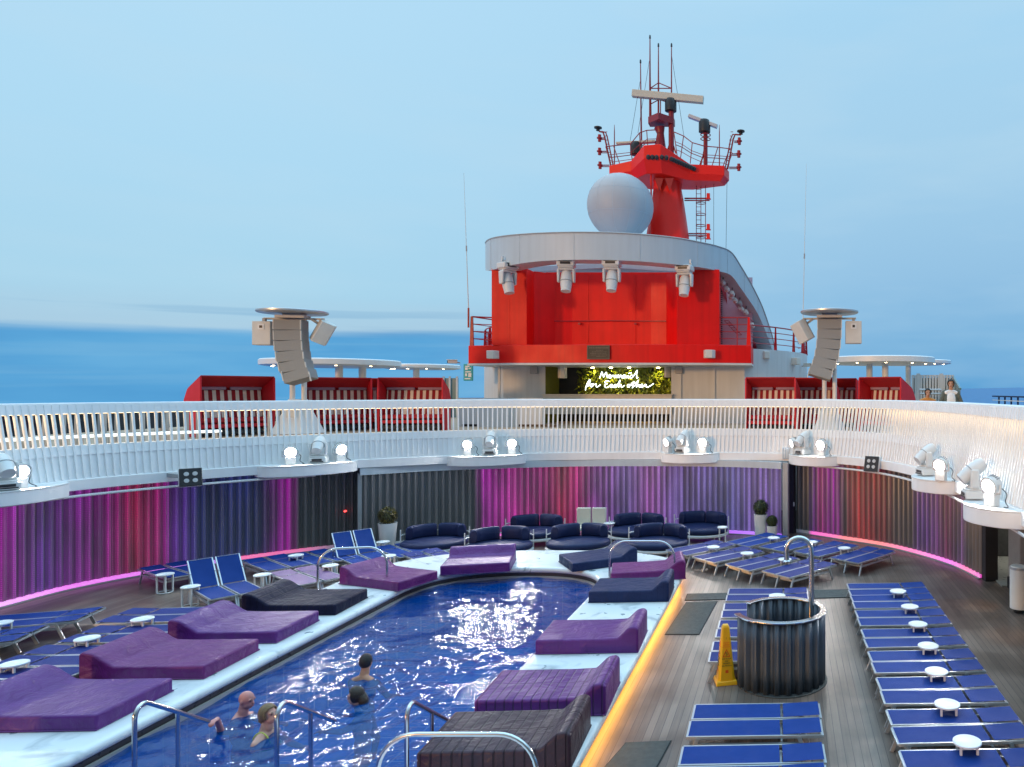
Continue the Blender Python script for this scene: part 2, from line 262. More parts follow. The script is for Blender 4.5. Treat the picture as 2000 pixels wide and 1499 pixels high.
# ---------------------------------------------------------------- mesh builder
class MB:
    def __init__(s): s.v=[]; s.f=[]; s.mi=[]; s.uv=None; s.m=0
    def add(s,vs,fs):
        o=len(s.v); s.v+= [tuple(x) for x in vs]; s.f+=[tuple(i+o for i in f) for f in fs]; s.mi+=[s.m]*len(fs); return s
    def box(s,c,d,rz=0,ry=0,rx=0,taper=1):
        x,y,z=d[0]/2,d[1]/2,d[2]/2
        mt=Matrix.Translation(c)@Matrix.Rotation(rz,4,'Z')@Matrix.Rotation(ry,4,'Y')@Matrix.Rotation(rx,4,'X')
        t=taper
        vs=[mt@Vector(p) for p in ((-x,-y,-z),(x,-y,-z),(x,y,-z),(-x,y,-z),(-x*t,-y*t,z),(x*t,-y*t,z),(x*t,y*t,z),(-x*t,y*t,z))]
        return s.add(vs,[(0,3,2,1),(4,5,6,7),(0,1,5,4),(1,2,6,5),(2,3,7,6),(3,0,4,7)])
    def bar(s,a,b,w,h=None):
        a=Vector(a);b=Vector(b);h=h or w; d=b-a; l=d.length
        q=d.to_track_quat('X','Z').to_matrix().to_4x4(); mt=Matrix.Translation((a+b)/2)@q
        x,y,z=l/2,w/2,h/2
        vs=[mt@Vector(p) for p in ((-x,-y,-z),(x,-y,-z),(x,y,-z),(-x,y,-z),(-x,-y,z),(x,-y,z),(x,y,z),(-x,y,z))]
        return s.add(vs,[(0,3,2,1),(4,5,6,7),(0,1,5,4),(1,2,6,5),(2,3,7,6),(3,0,4,7)])
    def tube(s,pts,r,n=8,closed=False,cap=True):
        pts=[Vector(p) for p in pts]; m=len(pts); rs=r if isinstance(r,(list,tuple)) else [r]*m
        up=None; vs=[]
        for i,p in enumerate(pts):
            if closed: t=pts[(i+1)%m]-pts[i-1]
            else: t=pts[min(i+1,m-1)]-pts[max(i-1,0)]
            t.normalize()
            if up is None: up=Vector((0,0,1)) if abs(t.z)<.9 else Vector((1,0,0))
            a=(up-t*up.dot(t)); 
            if a.length<1e-5: a=t.orthogonal()
            a.normalize(); up=a; b=t.cross(a)
            for k in range(n):
                g=2*math.pi*k/n; vs.append(p+(a*math.cos(g)+b*math.sin(g))*rs[i])
        fs=[]
        for i in range(m if closed else m-1):
            j=(i+1)%m
            for k in range(n):
                l=(k+1)%n; fs.append((i*n+k,i*n+l,j*n+l,j*n+k))
        if cap and not closed: fs.append(tuple(range(n-1,-1,-1))); fs.append(tuple((m-1)*n+k for k in range(n)))
        return s.add(vs,fs)
    def lathe(s,prof,n=24,c=(0,0,0),sx=1,sy=1,mt=None):
        c=Vector(c); vs=[]; fs=[]; m=len(prof)
        for r,z in prof:
            for k in range(n):
                g=2*math.pi*k/n; p=Vector((r*math.cos(g)*sx,r*math.sin(g)*sy,z)); vs.append((mt@p if mt else p)+c)
        for i in range(m-1):
            for k in range(n):
                l=(k+1)%n; fs.append((i*n+k,i*n+l,(i+1)*n+l,(i+1)*n+k))
        if prof[0][0]>1e-4: fs.append(tuple(range(n-1,-1,-1)))
        if prof[-1][0]>1e-4: fs.append(tuple((m-1)*n+k for k in range(n)))
        return s.add(vs,fs)
    def prism(s,poly,z0,z1,mt=None):
        n=len(poly); mt=mt or Matrix()
        vs=[mt@Vector((x,y,z0)) for x,y in poly]+[mt@Vector((x,y,z1)) for x,y in poly]
        return s.add(vs,[tuple(range(n-1,-1,-1)),tuple(range(n,2*n))]+[(i,(i+1)%n,n+(i+1)%n,n+i) for i in range(n)])
    def ell(s,c,r,n=16,m=12,mt=None,keep=None):
        c=Vector(c); vs=[];fs=[]
        for i in range(m+1):
            a=math.pi*i/m
            for k in range(n):
                g=2*math.pi*k/n; p=Vector((r[0]*math.sin(a)*math.cos(g),r[1]*math.sin(a)*math.sin(g),-r[2]*math.cos(a)))
                vs.append((mt@p if mt else p)+c)
        for i in range(m):
            for k in range(n):
                l=(k+1)%n; f=(i*n+k,i*n+l,(i+1)*n+l,(i+1)*n+k)
                if keep:
                    q=sum((Vector(vs[j]) for j in f),Vector())/4
                    if not keep(q): continue
                fs.append(f)
        return s.add(vs,fs)
    def build(s,name,m,parent=None,bevel=0,seg=2,smooth=40,weld=False):
        me=bpy.data.meshes.new(name); me.from_pydata(s.v,[],s.f)
        ms=m if isinstance(m,(list,tuple)) else [m]
        for x in ms: me.materials.append(M[x] if isinstance(x,str) else x)
        me.polygons.foreach_set('material_index',s.mi)
        if s.uv:
            u=me.uv_layers.new(name='UVMap')
            for l in me.loops: u.data[l.index].uv=s.uv[l.vertex_index]
        if weld:
            bm=bmesh.new(); bm.from_mesh(me); bmesh.ops.remove_doubles(bm,verts=bm.verts,dist=1e-4); bm.to_mesh(me); bm.free()
        me.validate()
        if smooth:
            me.polygons.foreach_set('use_smooth',[True]*len(me.polygons)); me.set_sharp_from_angle(angle=R(smooth))
        me.update()
        o=bpy.data.objects.new(name,me); C.objects.link(o)
        if parent: o.parent=parent
        if bevel:
            b=o.modifiers.new('bevel','BEVEL'); b.width=bevel; b.segments=seg; b.limit_method='ANGLE'; b.angle_limit=R(40)
        return o
def tag(o,label=None,cat=None,group=None,kind=None):
    if label: o['label']=label
    if cat: o['category']=cat
    if group: o['group']=group
    if kind: o['kind']=kind
    return o
def thing(name,label,cat,loc=(0,0,0),rz=0,group=None):
    o=bpy.data.objects.new(name,None); C.objects.link(o); o.location=loc; o.rotation_euler=(0,0,rz); o.empty_display_size=.1
    return tag(o,label,cat,group,'thing')
def copy_tree(o,parent=None):
    c=o.copy(); C.objects.link(c)
    if parent: c.parent=parent
    for ch in [x for x in kids.get(o.name,[])]: copy_tree(ch,c)
    return c
kids={}
def index_kids():
    kids.clear()
    for o in bpy.data.objects:
        if o.parent: kids.setdefault(o.parent.name,[]).append(o)
def place(proto,first,loc,rz,label,group=None,rot=None,scale=None):
    o=proto if first else copy_tree(proto)
    o.location=loc; o.rotation_euler=rot if rot else (0,0,rz); o['label']=label
    if group: o['group']=group
    if scale: o.scale=(scale,)*3
    return o
def catmull(P,n=12,closed=False):
    P=[Vector(p) for p in P]; out=[]; m=len(P)
    g=lambda i:P[i%m] if closed else P[max(0,min(m-1,i))]
    for i in range(m if closed else m-1):
        a,b,c,d=g(i-1),g(i),g(i+1),g(i+2)
        for k in range(n):
            t=k/n; out.append(.5*((2*b)+(c-a)*t+(2*a-5*b+4*c-d)*t*t+(3*b-a-3*c+d)*t**3))
    if not closed: out.append(P[-1])
    return out
def resample(P,ds):
    L=[0]
    for a,b in zip(P,P[1:]): L.append(L[-1]+(b-a).length)
    n=max(2,round(L[-1]/ds)); out=[]; j=0
    for i in range(n+1):
        s=L[-1]*i/n
        while j<len(P)-2 and L[j+1]<s: j+=1
        t=(s-L[j])/max(1e-9,L[j+1]-L[j]); out.append(P[j].lerp(P[j+1],t))
    return out,L[-1]
def normals(P,flip=1):
    out=[]
    for i in range(len(P)):
        t=P[min(i+1,len(P)-1)]-P[max(i-1,0)]; n=Vector((-t.y,t.x,0)).normalized()*flip; out.append(n)
    return out
def arcpts(c,r,a0,a1,n,ax=Vector((1,0,0)),ay=Vector((0,0,1))):
    return [Vector(c)+ax*(r*math.cos(R(a0+(a1-a0)*i/n)))+ay*(r*math.sin(R(a0+(a1-a0)*i/n))) for i in range(n+1)]
ORD=['first','second','third','fourth','fifth','sixth','seventh','eighth','ninth','tenth']
# ---------------------------------------------------------------- camera, world, sun
sc=bpy.context.scene
cam=bpy.data.cameras.new('camera'); co=bpy.data.objects.new('camera',cam); C.objects.link(co)
co.location=(0,0,H); co.rotation_euler=(R(90),0,0)
cam.sensor_width=36; cam.lens=36*F/2000; cam.shift_x=(1000-PX)/2000; cam.shift_y=(YH-749.5)/2000; cam.clip_end=60000; cam.clip_start=.1
sc.camera=co
HEEL=R(-1.03)                                # the ship heels a degree, so the horizon is not level with the decks
w=bpy.data.worlds.new('World'); sc.world=w; w.use_nodes=True
nt=w.node_tree; L=nt.links.new; bg=nt.nodes['Background']
tc=nd(nt,'ShaderNodeTexCoord'); mp=nd(nt,'ShaderNodeMapping'); mp.inputs['Rotation'].default_value=(0,-HEEL,0) ; L(tc.outputs['Generated'],mp.inputs['Vector'])
sp=nd(nt,'ShaderNodeSeparateXYZ'); L(mp.outputs[0],sp.inputs[0])
def ramp(stops,src):
    cr=nd(nt,'ShaderNodeValToRGB'); el=cr.color_ramp.elements
    while len(el)>1: el.remove(el[-1])
    for i,(p,c) in enumerate(stops):
        e=el[0] if i==0 else el.new(p); e.position=p; e.color=c
    L(src,cr.inputs['Fac']); return cr.outputs['Color']
def mth(op,a,b=None,c=None):
    n=nd(nt,'ShaderNodeMath',operation=op)
    for i,x in enumerate((a,b,c)):
        if x is None: continue
        if isinstance(x,(int,float)): n.inputs[i].default_value=x
        else: L(x,n.inputs[i])
    return n.outputs[0]
def mixc(f,a,b):
    n=nd(nt,'ShaderNodeMix',data_type='RGBA')
    for k,x in (('Factor',f),('A',a),('B',b)):
        if isinstance(x,(int,float)): n.inputs[k].default_value=x
        elif isinstance(x,tuple): n.inputs[k].default_value=x
        else: L(x,n.inputs[k])
    return n.outputs['Result']
zf=mth('MULTIPLY',sp.outputs['Z'],2.0)       # ramp position 1 = sin(elev) .5
left=ramp([(0,lin(140,186,218)),(.12,lin(160,203,229)),(.25,lin(170,214,237)),(.5,lin(174,218,243)),(.95,lin(181,222,247)),(1,lin(181,222,247))],zf)
right=ramp([(0,lin(96,163,214)),(.1,lin(121,178,220)),(.3,lin(148,194,228)),(.6,lin(165,208,236)),(1,lin(168,214,243))],zf)
side=nd(nt,'ShaderNodeMapRange'); side.interpolation_type='SMOOTHSTEP'; side.inputs['From Min'].default_value=-.62; side.inputs['From Max'].default_value=.22; L(sp.outputs['X'],side.inputs['Value'])
base=mixc(side.outputs['Result'],left,right)
# low cloud bank over the left horizon, streaked by a stretched noise
m2=nd(nt,'ShaderNodeMapping'); m2.inputs['Scale'].default_value=(1.6,1.6,26); L(mp.outputs[0],m2.inputs['Vector'])
nz=nd(nt,'ShaderNodeTexNoise'); nz.inputs['Scale'].default_value=1.5; nz.inputs['Detail'].default_value=5; L(m2.outputs[0],nz.inputs['Vector'])
m3=nd(nt,'ShaderNodeMapping'); m3.inputs['Scale'].default_value=(3,3,14); L(mp.outputs[0],m3.inputs['Vector'])
nz2=nd(nt,'ShaderNodeTexNoise'); nz2.inputs['Scale'].default_value=1.2; nz2.inputs['Detail'].default_value=4; L(m3.outputs[0],nz2.inputs['Vector'])
top=mth('MULTIPLY_ADD',sp.outputs['X'],.025,.0942)
top=mth('MULTIPLY_ADD',nz.outputs['Fac'],.03,mth('SUBTRACT',top,.015))
df=mth('SUBTRACT',top,sp.outputs['Z'])
bank=nd(nt,'ShaderNodeMapRange'); bank.interpolation_type='SMOOTHSTEP'; bank.inputs['From Min'].default_value=-.006; bank.inputs['From Max'].default_value=.009; L(df,bank.inputs['Value'])
fade=nd(nt,'ShaderNodeMapRange'); fade.interpolation_type='SMOOTHSTEP'; fade.inputs['From Min'].default_value=-.2; fade.inputs['From Max'].default_value=-.46; L(sp.outputs['X'],fade.inputs['Value'])
bankcol=ramp([(.3,lin(64,146,206)),(.5,lin(82,163,217)),(.7,lin(106,178,224))],nz2.outputs['Fac'])
bf=mth('MULTIPLY',mth('MULTIPLY',bank.outputs['Result'],fade.outputs['Result']),.92)
glow=nd(nt,'ShaderNodeMapRange'); glow.interpolation_type='SMOOTHSTEP'; glow.inputs['From Min'].default_value=-.05; glow.inputs['From Max'].default_value=-.004; L(df,glow.inputs['Value'])
base=mixc(mth('MULTIPLY',mth('MULTIPLY',glow.outputs['Result'],fade.outputs['Result']),.25),base,lin(190,204,216))
st=nd(nt,'ShaderNodeMapRange'); st.inputs['From Min'].default_value=.45; st.inputs['From Max'].default_value=.75; L(nz2.outputs['Fac'],st.inputs['Value'])
base=mixc(mth('MULTIPLY',st.outputs['Result'],.3),base,lin(190,220,238))
m4=nd(nt,'ShaderNodeMapping'); m4.inputs['Scale'].default_value=(2.2,2.2,75); L(mp.outputs[0],m4.inputs['Vector'])
nz3=nd(nt,'ShaderNodeTexNoise'); nz3.inputs['Scale'].default_value=1.1; nz3.inputs['Detail'].default_value=4; L(m4.outputs[0],nz3.inputs['Vector'])
sk=nd(nt,'ShaderNodeMapRange'); sk.interpolation_type='SMOOTHSTEP'; sk.inputs['From Min'].default_value=.5; sk.inputs['From Max'].default_value=.66; L(nz3.outputs['Fac'],sk.inputs['Value'])
lo=nd(nt,'ShaderNodeMapRange'); lo.interpolation_type='SMOOTHSTEP'; lo.inputs['From Min'].default_value=.125; lo.inputs['From Max'].default_value=.085; L(sp.outputs['Z'],lo.inputs['Value'])
base=mixc(mth('MULTIPLY',mth('MULTIPLY',sk.outputs['Result'],lo.outputs['Result']),mth('MULTIPLY',fade.outputs['Result'],.5)),base,lin(120,172,210))     # thin streaks over the bank
bankcol=mixc(mth('MULTIPLY',sk.outputs['Result'],.35),bankcol,lin(122,182,222))
col=mixc(bf,base,bankcol)
# afterglow of the sunset behind the camera: the Nishita sky with the sun just over that horizon, added there
sky=nd(nt,'ShaderNodeTexSky'); sky.sky_type='NISHITA'; sky.sun_disc=False; sky.sun_elevation=R(5); sky.sun_rotation=R(212); sky.air_density=1.3; sky.dust_density=2
L(mp.outputs[0],sky.inputs['Vector'])
skm=nd(nt,'ShaderNodeMix',data_type='RGBA',blend_type='MULTIPLY'); skm.inputs['Factor'].default_value=1; L(sky.outputs['Color'],skm.inputs['A']); skm.inputs['B'].default_value=(.1,.1,.1,1)
behind=nd(nt,'ShaderNodeMapRange'); behind.interpolation_type='SMOOTHSTEP'; behind.inputs['From Min'].default_value=.05; behind.inputs['From Max'].default_value=-.6; L(sp.outputs['Y'],behind.inputs['Value'])
col=mixc(mth('MULTIPLY',behind.outputs['Result'],.6),col,skm.outputs['Result'])
zen=nd(nt,'ShaderNodeMapRange'); zen.interpolation_type='SMOOTHSTEP'; zen.inputs['From Min'].default_value=.46; zen.inputs['From Max'].default_value=.8; zen.inputs['To Min'].default_value=1; zen.inputs['To Max'].default_value=2.9; L(sp.outputs['Z'],zen.inputs['Value'])   # extra brightness added overhead, out of view, to light the whites and deck
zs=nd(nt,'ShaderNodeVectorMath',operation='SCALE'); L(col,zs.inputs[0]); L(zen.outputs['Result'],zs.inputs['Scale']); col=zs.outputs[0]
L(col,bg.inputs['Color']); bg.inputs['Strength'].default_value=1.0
sun=bpy.data.lights.new('sun','SUN'); sun.energy=1.0; sun.angle=R(4); sun.color=(1,.55,.25); so=bpy.data.objects.new('sun',sun); C.objects.link(so)
so.rotation_euler=Vector((.53,.84,-.085)).to_track_quat('-Z','Y').to_euler()
vs=sc.view_settings; vs.view_transform='Standard'; vs.look='None'; vs.exposure=0; vs.gamma=1; vs.use_curve_mapping=False
sc.cycles.use_denoising=True; sc.cycles.max_bounces=8; sc.cycles.transparent_max_bounces=12; sc.cycles.sample_clamp_indirect=6; sc.cycles.caustics_reflective=False
# ---------------------------------------------------------------- sea
b=MB(); S=30000; b.add([(-S,-S,0),(S,-S,0),(S,S,0),(-S,S,0)],[(0,1,2,3)])
o=b.build('sea','sea',smooth=0); o.location=(0,0,-30); o.rotation_euler=(0,HEEL,0); tag(o,'calm blue sea out to the tilted horizon','sea',kind='structure')
# ---------------------------------------------------------------- plan curves of the sunken pool deck
def V2(P): return [Vector((x,y,0)) for x,y in P]
LIP=V2([(-17.3,10),(-17.5,13),(-17.4,16.3),(-17.1,17.9),(-16.2,19.5),(-14.7,21.3),(-13.1,22.75),(-10.3,24.4),(-7.5,25.15),(-4.4,25.35),(-1.6,25.1),(.3,24.75),(1.7,23.8),(2.8,22.5),(3.45,21.0),(3.82,19.3),(4.05,17.0),(4.22,13.2),(4.1,9.8)])
lip,liplen=resample(catmull(LIP),.15); lipn=normals(lip,1)       # +1: outward, away from the pool
def off(r,z,i): q=lip[i]+lipn[i]*r; return Vector((q.x,q.y,z))
def ring_sheet(name,inner,rect,z,m,kind,label,cat,cen):
    x0,y0,x1,y1=rect; vs=[];fs=[];n=len(inner)
    for p in inner:
        d=Vector((p.x-cen[0],p.y-cen[1])); ts=[]
        if abs(d.x)>1e-6: ts.append(((x1 if d.x>0 else x0)-cen[0])/d.x)
        if abs(d.y)>1e-6: ts.append(((y1 if d.y>0 else y0)-cen[1])/d.y)
        t=min(ts); vs+= [(p.x,p.y,z),(cen[0]+d.x*t,cen[1]+d.y*t,z)]
    for i in range(n):
        j=(i+1)%n; fs.append((2*i,2*i+1,2*j+1,2*j))
    b=MB(); b.add(vs,fs); o=b.build(name,m,smooth=0); bm=bmesh.new(); bm.from_mesh(o.data); bmesh.ops.recalc_face_normals(bm,faces=bm.faces)
    if bm.faces[0].normal.z<0: bmesh.ops.reverse_faces(bm,faces=bm.faces)
    bm.to_mesh(o.data); bm.free(); return tag(o,label,cat,kind=kind)
closed=[off(.45,0,i) for i in range(len(lip))]+catmull(V2([(4.4,10),(4.3,7.5),(3.7,4.2),(2.0,1.6),(-1.5,1.0),(-6.8,.8),(-13,2),(-17,5.5),(-18.4,9.9)]),10)[1:-1]
ring_sheet('upper_deck',closed,(-26.5,-14,12.2,78),UD,'wood','structure','teak coloured upper deck around the sunken pool deck','deck',(-6.5,13))
b=MB(); b.box((-7.15,32,-12),(38.5,91.9,30.6)); 
# hull below the decks, open above the pool deck
o=b.build('ship_hull','white',smooth=0); o.location=(0,0,-5.0); tag(o,'white hull of the ship under its decks','ship hull',kind='structure')
# ---------------------------------------------------------------- pool
def rounded(xc,a,y0,y1,bt,e,n=22,ns=16):
    pts=[]
    for i in range(ns): pts.append((xc+a,y0+(y1-y0)*i/ns))
    for i in range(2*n+1):
        g=math.pi*i/(2*n); c,s=math.cos(g),math.sin(g); pts.append((xc+a*math.copysign(abs(c)**(2/e),c),y1+bt*abs(s)**(2/e)))
    for i in range(1,ns+1): pts.append((xc-a,y1-(y1-y0)*i/ns))
    for i in range(1,2*n):
        g=math.pi+math.pi*i/(2*n); c,s=math.cos(g),math.sin(g); pts.append((xc+a*math.copysign(abs(c)**(2/e),c),y0-bt*abs(s)**(2/e)))
    return V2(pts)
inner=rounded(-6.78,2.33,7.2,16.6,2.3,2.5); outer=rounded(-6.78,4.16,7.6,17.7,3.25,2.7)
no=lambda P:[ (Vector((P[(i+1)%len(P)].y-P[i-1].y,-(P[(i+1)%len(P)].x-P[i-1].x),0))).normalized() for i in range(len(P))]
inn,outn=no(inner),no(outer)
def loft(rings,closed_prof=False):
    b=MB(); n=len(rings[0]); vs=[p for r in rings for p in r]; fs=[]
    m=len(rings)
    for i in range(m if closed_prof else m-1):
        k=(i+1)%m
        for j in range(n):
            l=(j+1)%n; fs.append((i*n+j,i*n+l,k*n+l,k*n+j))
    return b.add(vs,fs)
def rg(P,N,d,z): return [Vector((p.x+n.x*d,p.y+n.y*d,z)) for p,n in zip(P,N)]
sb=loft([rg(inner,inn,0,.21),rg(inner,inn,-.035,.235),rg(inner,inn,-.045,.28),rg(inner,inn,-.03,.33),rg(inner,inn,.02,.352),rg(inner,inn,.10,.35),rg(outer,outn,-.08,.35),rg(outer,outn,-.02,.345),rg(outer,outn,0,.32),rg(outer,outn,0,.23),rg(outer,outn,-.02,.2),rg(outer,outn,-.2,.2)],True)
o=sb.build('pool_surround','stone',smooth=50); tag(o,'pale stone platform around the swimming pool','pool surround',kind='structure')
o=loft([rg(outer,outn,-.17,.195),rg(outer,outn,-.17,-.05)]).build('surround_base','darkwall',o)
# warm LED strip tucked under the overhang
b=MB(); ww=[(p,n) for p,n in zip(outer,outn) if p.x>-3.9]; ww=[q for q in ww if q[0].y<17.6]+[q for q in ww if 17.6<=q[0].y<20]; ww.sort(key=lambda q:q[0].y)
vs=[];fs=[]
for p_,n_ in ww:
    for d_,z_ in ((-.11,.19),(-.11,.11),(-.165,.11),(-.165,.19)): vs.append((p_.x+n_.x*d_,p_.y+n_.y*d_,z_))
for i in range(len(ww)-1):
    for k in range(4): fs.append((i*4+k,i*4+(k+1)%4,i*4+4+(k+1)%4,i*4+4+k))
b.add(vs,fs); p=b.build('led_strip','warmstrip'); p.parent=bpy.data.objects['pool_surround']
ring_sheet('pool_deck',rg(outer,outn,-.3,0),(-24,-6,11.5,30),0,'deck','structure','dark planked pool deck with wet patches','deck',(-6.78,12.5))
bs=loft([rg(inner,inn,.02,.21),rg(inner,inn,.02,.0)]).build('pool_basin','poolband',smooth=30); tag(bs,'swimming pool basin with dark band tiles above the waterline','pool',kind='structure')
loft([rg(inner,inn,.02,.0),rg(inner,inn,.02,-1.3)]).build('pool_wall','tile',bs,smooth=30)
g=loft([rg(inner,inn,-.004,.125),rg(inner,inn,-.05,.125),rg(inner,inn,-.05,.02),rg(inner,inn,-.004,.02)]).build('gutter','gutter',bs)
fl=MB(); fl.box((-6.78,12.5,-1.31),(5.4,14.6,.02)); fl.build('pool_floor','tile',bs,smooth=0)
st=MB()
for k,(y,z) in enumerate(((8.9,-.28),(9.35,-.52),(9.8,-.78),(10.25,-1.04))): st.box((-6.78,5+(y-5)/2-k*.0,(z-1.29)/2),(4.6-.004*k,y-5,z+1.29-.002))
st.build('pool_steps','tile',bs,smooth=0)
# water surface with real ripples
random.seed(3)
waves=[]
for k in range(34):
    lam=.2*1.08**k*random.uniform(.9,1.1); a=1.57+random.gauss(-.25,.8); waves.append((2*math.pi/lam*math.cos(a),2*math.pi/lam*math.sin(a),random.uniform(0,6.28),.0043*(lam/.5)**.9))
nx,ny=150,330; x0,x1,y0,y1=-9.25,-4.3,4.8,19.05
vsw=[];ok=[]
def inside(x,y):
    a=2.38
    if abs(x+6.78)>a: return False
    if y>16.6: return (abs(x+6.78)/a)**2.5+((y-16.6)/2.36)**2.5<1.02
    if y<7.2: return (abs(x+6.78)/a)**2.5+((7.2-y)/2.36)**2.5<1.02
    return True
swirl=((-7.1,12.2,.034),(-6.65,11.25,.026),(-8.15,10.8,.026),(-7.35,10.15,.03))
for j in range(ny+1):
    for i in range(nx+1):
        x=x0+(x1-x0)*i/nx; y=y0+(y1-y0)*j/ny; h=0
        for kx,ky,ph,am in waves: h+=am*math.sin(kx*x+ky*y+ph)
        h*=.42
        for cx,cy,am in swirl:
            d=math.hypot(x-cx,y-cy); h+=am*math.sin(d*17)*math.exp(-d*1.3)
        vsw.append((x,y,.08+h)); 
fs=[]
for j in range(ny):
    for i in range(nx):
        a=j*(nx+1)+i
        if inside(vsw[a][0]+.5*(x1-x0)/nx,vsw[a][1]+.5*(y1-y0)/ny): fs.append((a,a+1,a+nx+2,a+nx+1))
wb=MB(); wb.add(vsw,fs); o=wb.build('pool_water','water',smooth=180); tag(o,'rippled blue pool water with sparkling lamp reflections','water',kind='structure')
# ---------------------------------------------------------------- corrugated LED walls
def corrugated(P,z0,z1,amp=.038,period=.205,flip=1,ns=8,ds=None):
    Q,Ltot=resample(P,period/ns); N=normals(Q,flip); b=MB(); vs=[];uv=[]
    zz=[z0+(z1-z0)*k/3 for k in range(4)]
    for i,(q,n) in enumerate(zip(Q,N)):
        ph=(i%ns)/ns; sh=max(-1,min(1,1.7*math.sin(2*math.pi*ph)))+.25*math.sin(6*math.pi*ph)
        for z in zz:
            p=q+n*(amp*sh); vs.append((p.x,p.y,z)); uv.append((i/(len(Q)-1),(z-z0)/(z1-z0)))
    fs=[]
    for i in range(len(Q)-1):
        for k in range(3): fs.append((i*4+k,i*4+4+k,i*4+5+k,i*4+1+k))
    b.add(vs,fs); b.uv=uv; return b,Q,N
def strip(Q,N,d0,z0,d1,z1):
    b=MB(); vs=[];uv=[];n=len(Q)
    for i,(q,nn) in enumerate(zip(Q,N)):
        for d,z in ((d0,z0),(d1,z0),(d1,z1),(d0,z1)): p=q-nn*d; vs.append((p.x,p.y,z)); uv.append((i/(n-1),0))
    fs=[]
    for i in range(n-1):
        for k in range(4): fs.append((i*4+k,i*4+(k+1)%4,i*4+4+(k+1)%4,i*4+4+k))
    fs+= [(3,2,1,0),tuple((n-1)*4+k for k in range(4))]
    b.add(vs,fs); b.uv=uv; return b
K=(0,0,0); MG=(.30,.0,.28); VI=(.10,.01,.26); BL=(.012,.02,.14); RD=(.34,.004,.06); PK=(.34,.0,.16); LV=(.17,.09,.36); GR=(.012,.018,.022); RE=(.33,.012,.012); BR=(.05,.03,.03)
def wallset(name,pts,stops,sstops,label,gain=1.05,z1=2.66,sgain=.85,lab=None,extra=None):
    P=catmull(V2(pts),14); t=thing(name,label,'led wall')
    b,Q,N=corrugated(P,.1,z1); b.build('corrugated_panel',ledwall(name+' perforated led panel',stops,gain,(len(Q)-1)/8),t,smooth=60)
    strip(Q,N,-.02,.0,.10,.03).build('base_rail','grey',t)
    if sstops: strip(Q,N,-.01,.034,.06,.125).build('led_strip',ledstrip(name+' led strip',sstops,sgain),t)
    return t,Q,N
LW=[(-18.0,9.5),(-18.3,12.5),(-18.15,16.4),(-18.0,18.2),(-17.15,19.9),(-15.3,21.95),(-13.75,23.1)]
tL,QL,NL=wallset('left_corrugated_wall',LW,[(0,VI),(.34,VI),(.40,MG),(.46,MG),(.52,VI),(.60,MG),(.645,RD),(.68,PK),(.70,VI),(.74,BL),(.83,BL),(.875,MG),(.895,GR),(1,K)],
  [(0,(.9,.55,.85)),(.4,(.9,.35,.85)),(.55,(.85,.02,.75)),(.68,(.8,.05,.8)),(.75,(.3,.1,.8)),(.8,(.9,.0,.25)),(.9,(.7,.0,.2)),(.95,(.1,0,.05)),(1,K)],'dark corrugated wall on the left, lit violet and magenta by hidden leds')
b=MB(); b.box((-13.62,23.25,1.25),(.35,.2,2.5),rz=R(40)); b.box((-13.98,23.0,1.25),(.06,.12,2.5),rz=R(40)); b.build('end_post','grey',tL,bevel=.01)
b=MB(); b.lathe([(0,-.03),(.03,-.03),(.03,.03),(0,.03)],12,mt=Matrix.Rotation(R(90),3,'X'),c=(-14.02,22.78,1.18)); b.build('indicator_light','ledred',tL)
CW=[(-13.45,22.6),(-12.0,23.7),(-10.3,24.45),(-7.5,25.25),(-4.3,25.35),(-1.8,25.05),(-.16,24.45)]
tC,QC,NC=wallset('end_corrugated_wall',CW,[(0,GR),(.24,GR),(.262,MG),(.33,(.36,.01,.22)),(.40,PK),(.44,RD),(.49,PK),(.52,(.26,.04,.32)),(.60,LV),(.66,(.26,.06,.3)),(.72,LV),(.86,(.12,.10,.36)),(.93,LV),(1,LV)],
  [(0,K),(.23,K),(.26,(.9,.0,.5)),(.55,(.9,.0,.6)),(.75,(.5,.0,.9)),(1,(.4,.05,.9))],'curved grey corrugated wall behind the sofas glowing purple and red',gain=1.4,z1=2.34,sgain=.9)
strip(QC,NC,-.1,2.343,.07,2.57).build('lintel','canopy',tC)
b=MB(); b.box((-.02,24.42,1.28),(.2,.12,2.56),rz=R(-25)); b.build('end_post','grey',tC,bevel=.01)
b=MB(); b.box((-13.5,22.68,1.2),(.12,.2,2.4),rz=R(30)); b.build('end_post','grey',tC,bevel=.01)
RW=[(.35,25.35),(1.85,24.15),(3.45,22.75),(4.72,20.7),(5.2,19.05)]
tR,QR,NR=wallset('right_corrugated_wall',RW,[(0,K),(.07,K),(.085,VI),(.13,PK),(.17,MG),(.21,MG),(.25,(.08,.02,.04)),(.3,RE),(.40,RE),(.45,(.12,.01,.01)),(.5,BR),(.58,BR),(.64,VI),(.72,(.14,.03,.18)),(.78,(.2,.02,.09)),(.85,(.12,.04,.16)),(.92,BR),(1,BR)],
  [(0,K),(.07,K),(.09,(1,0,.55)),(.2,(1,.02,.35)),(.25,(1,.06,.06)),(.42,(1,.08,.03)),(.55,(1,.02,.3)),(.8,(.9,.0,.75)),(.9,(1,.02,.3)),(1,(.8,0,.5))],'dark corrugated wall on the right, lit red and purple by hidden leds',gain=1.1)
b=MB(); b.box((.18,25.28,1.25),(.3,.12,2.5),rz=R(-40)); b.build('door_leaf','darkwall',tR); b=MB(); b.box((.26,25.0,1.05),(.05,.03,.14)); b.build('door_handle','alu',tR)
b=MB(); b.box((5.37,18.97,1.25),(.34,.3,2.5),rz=R(8)); b.build('end_panel','darkwall',tR)
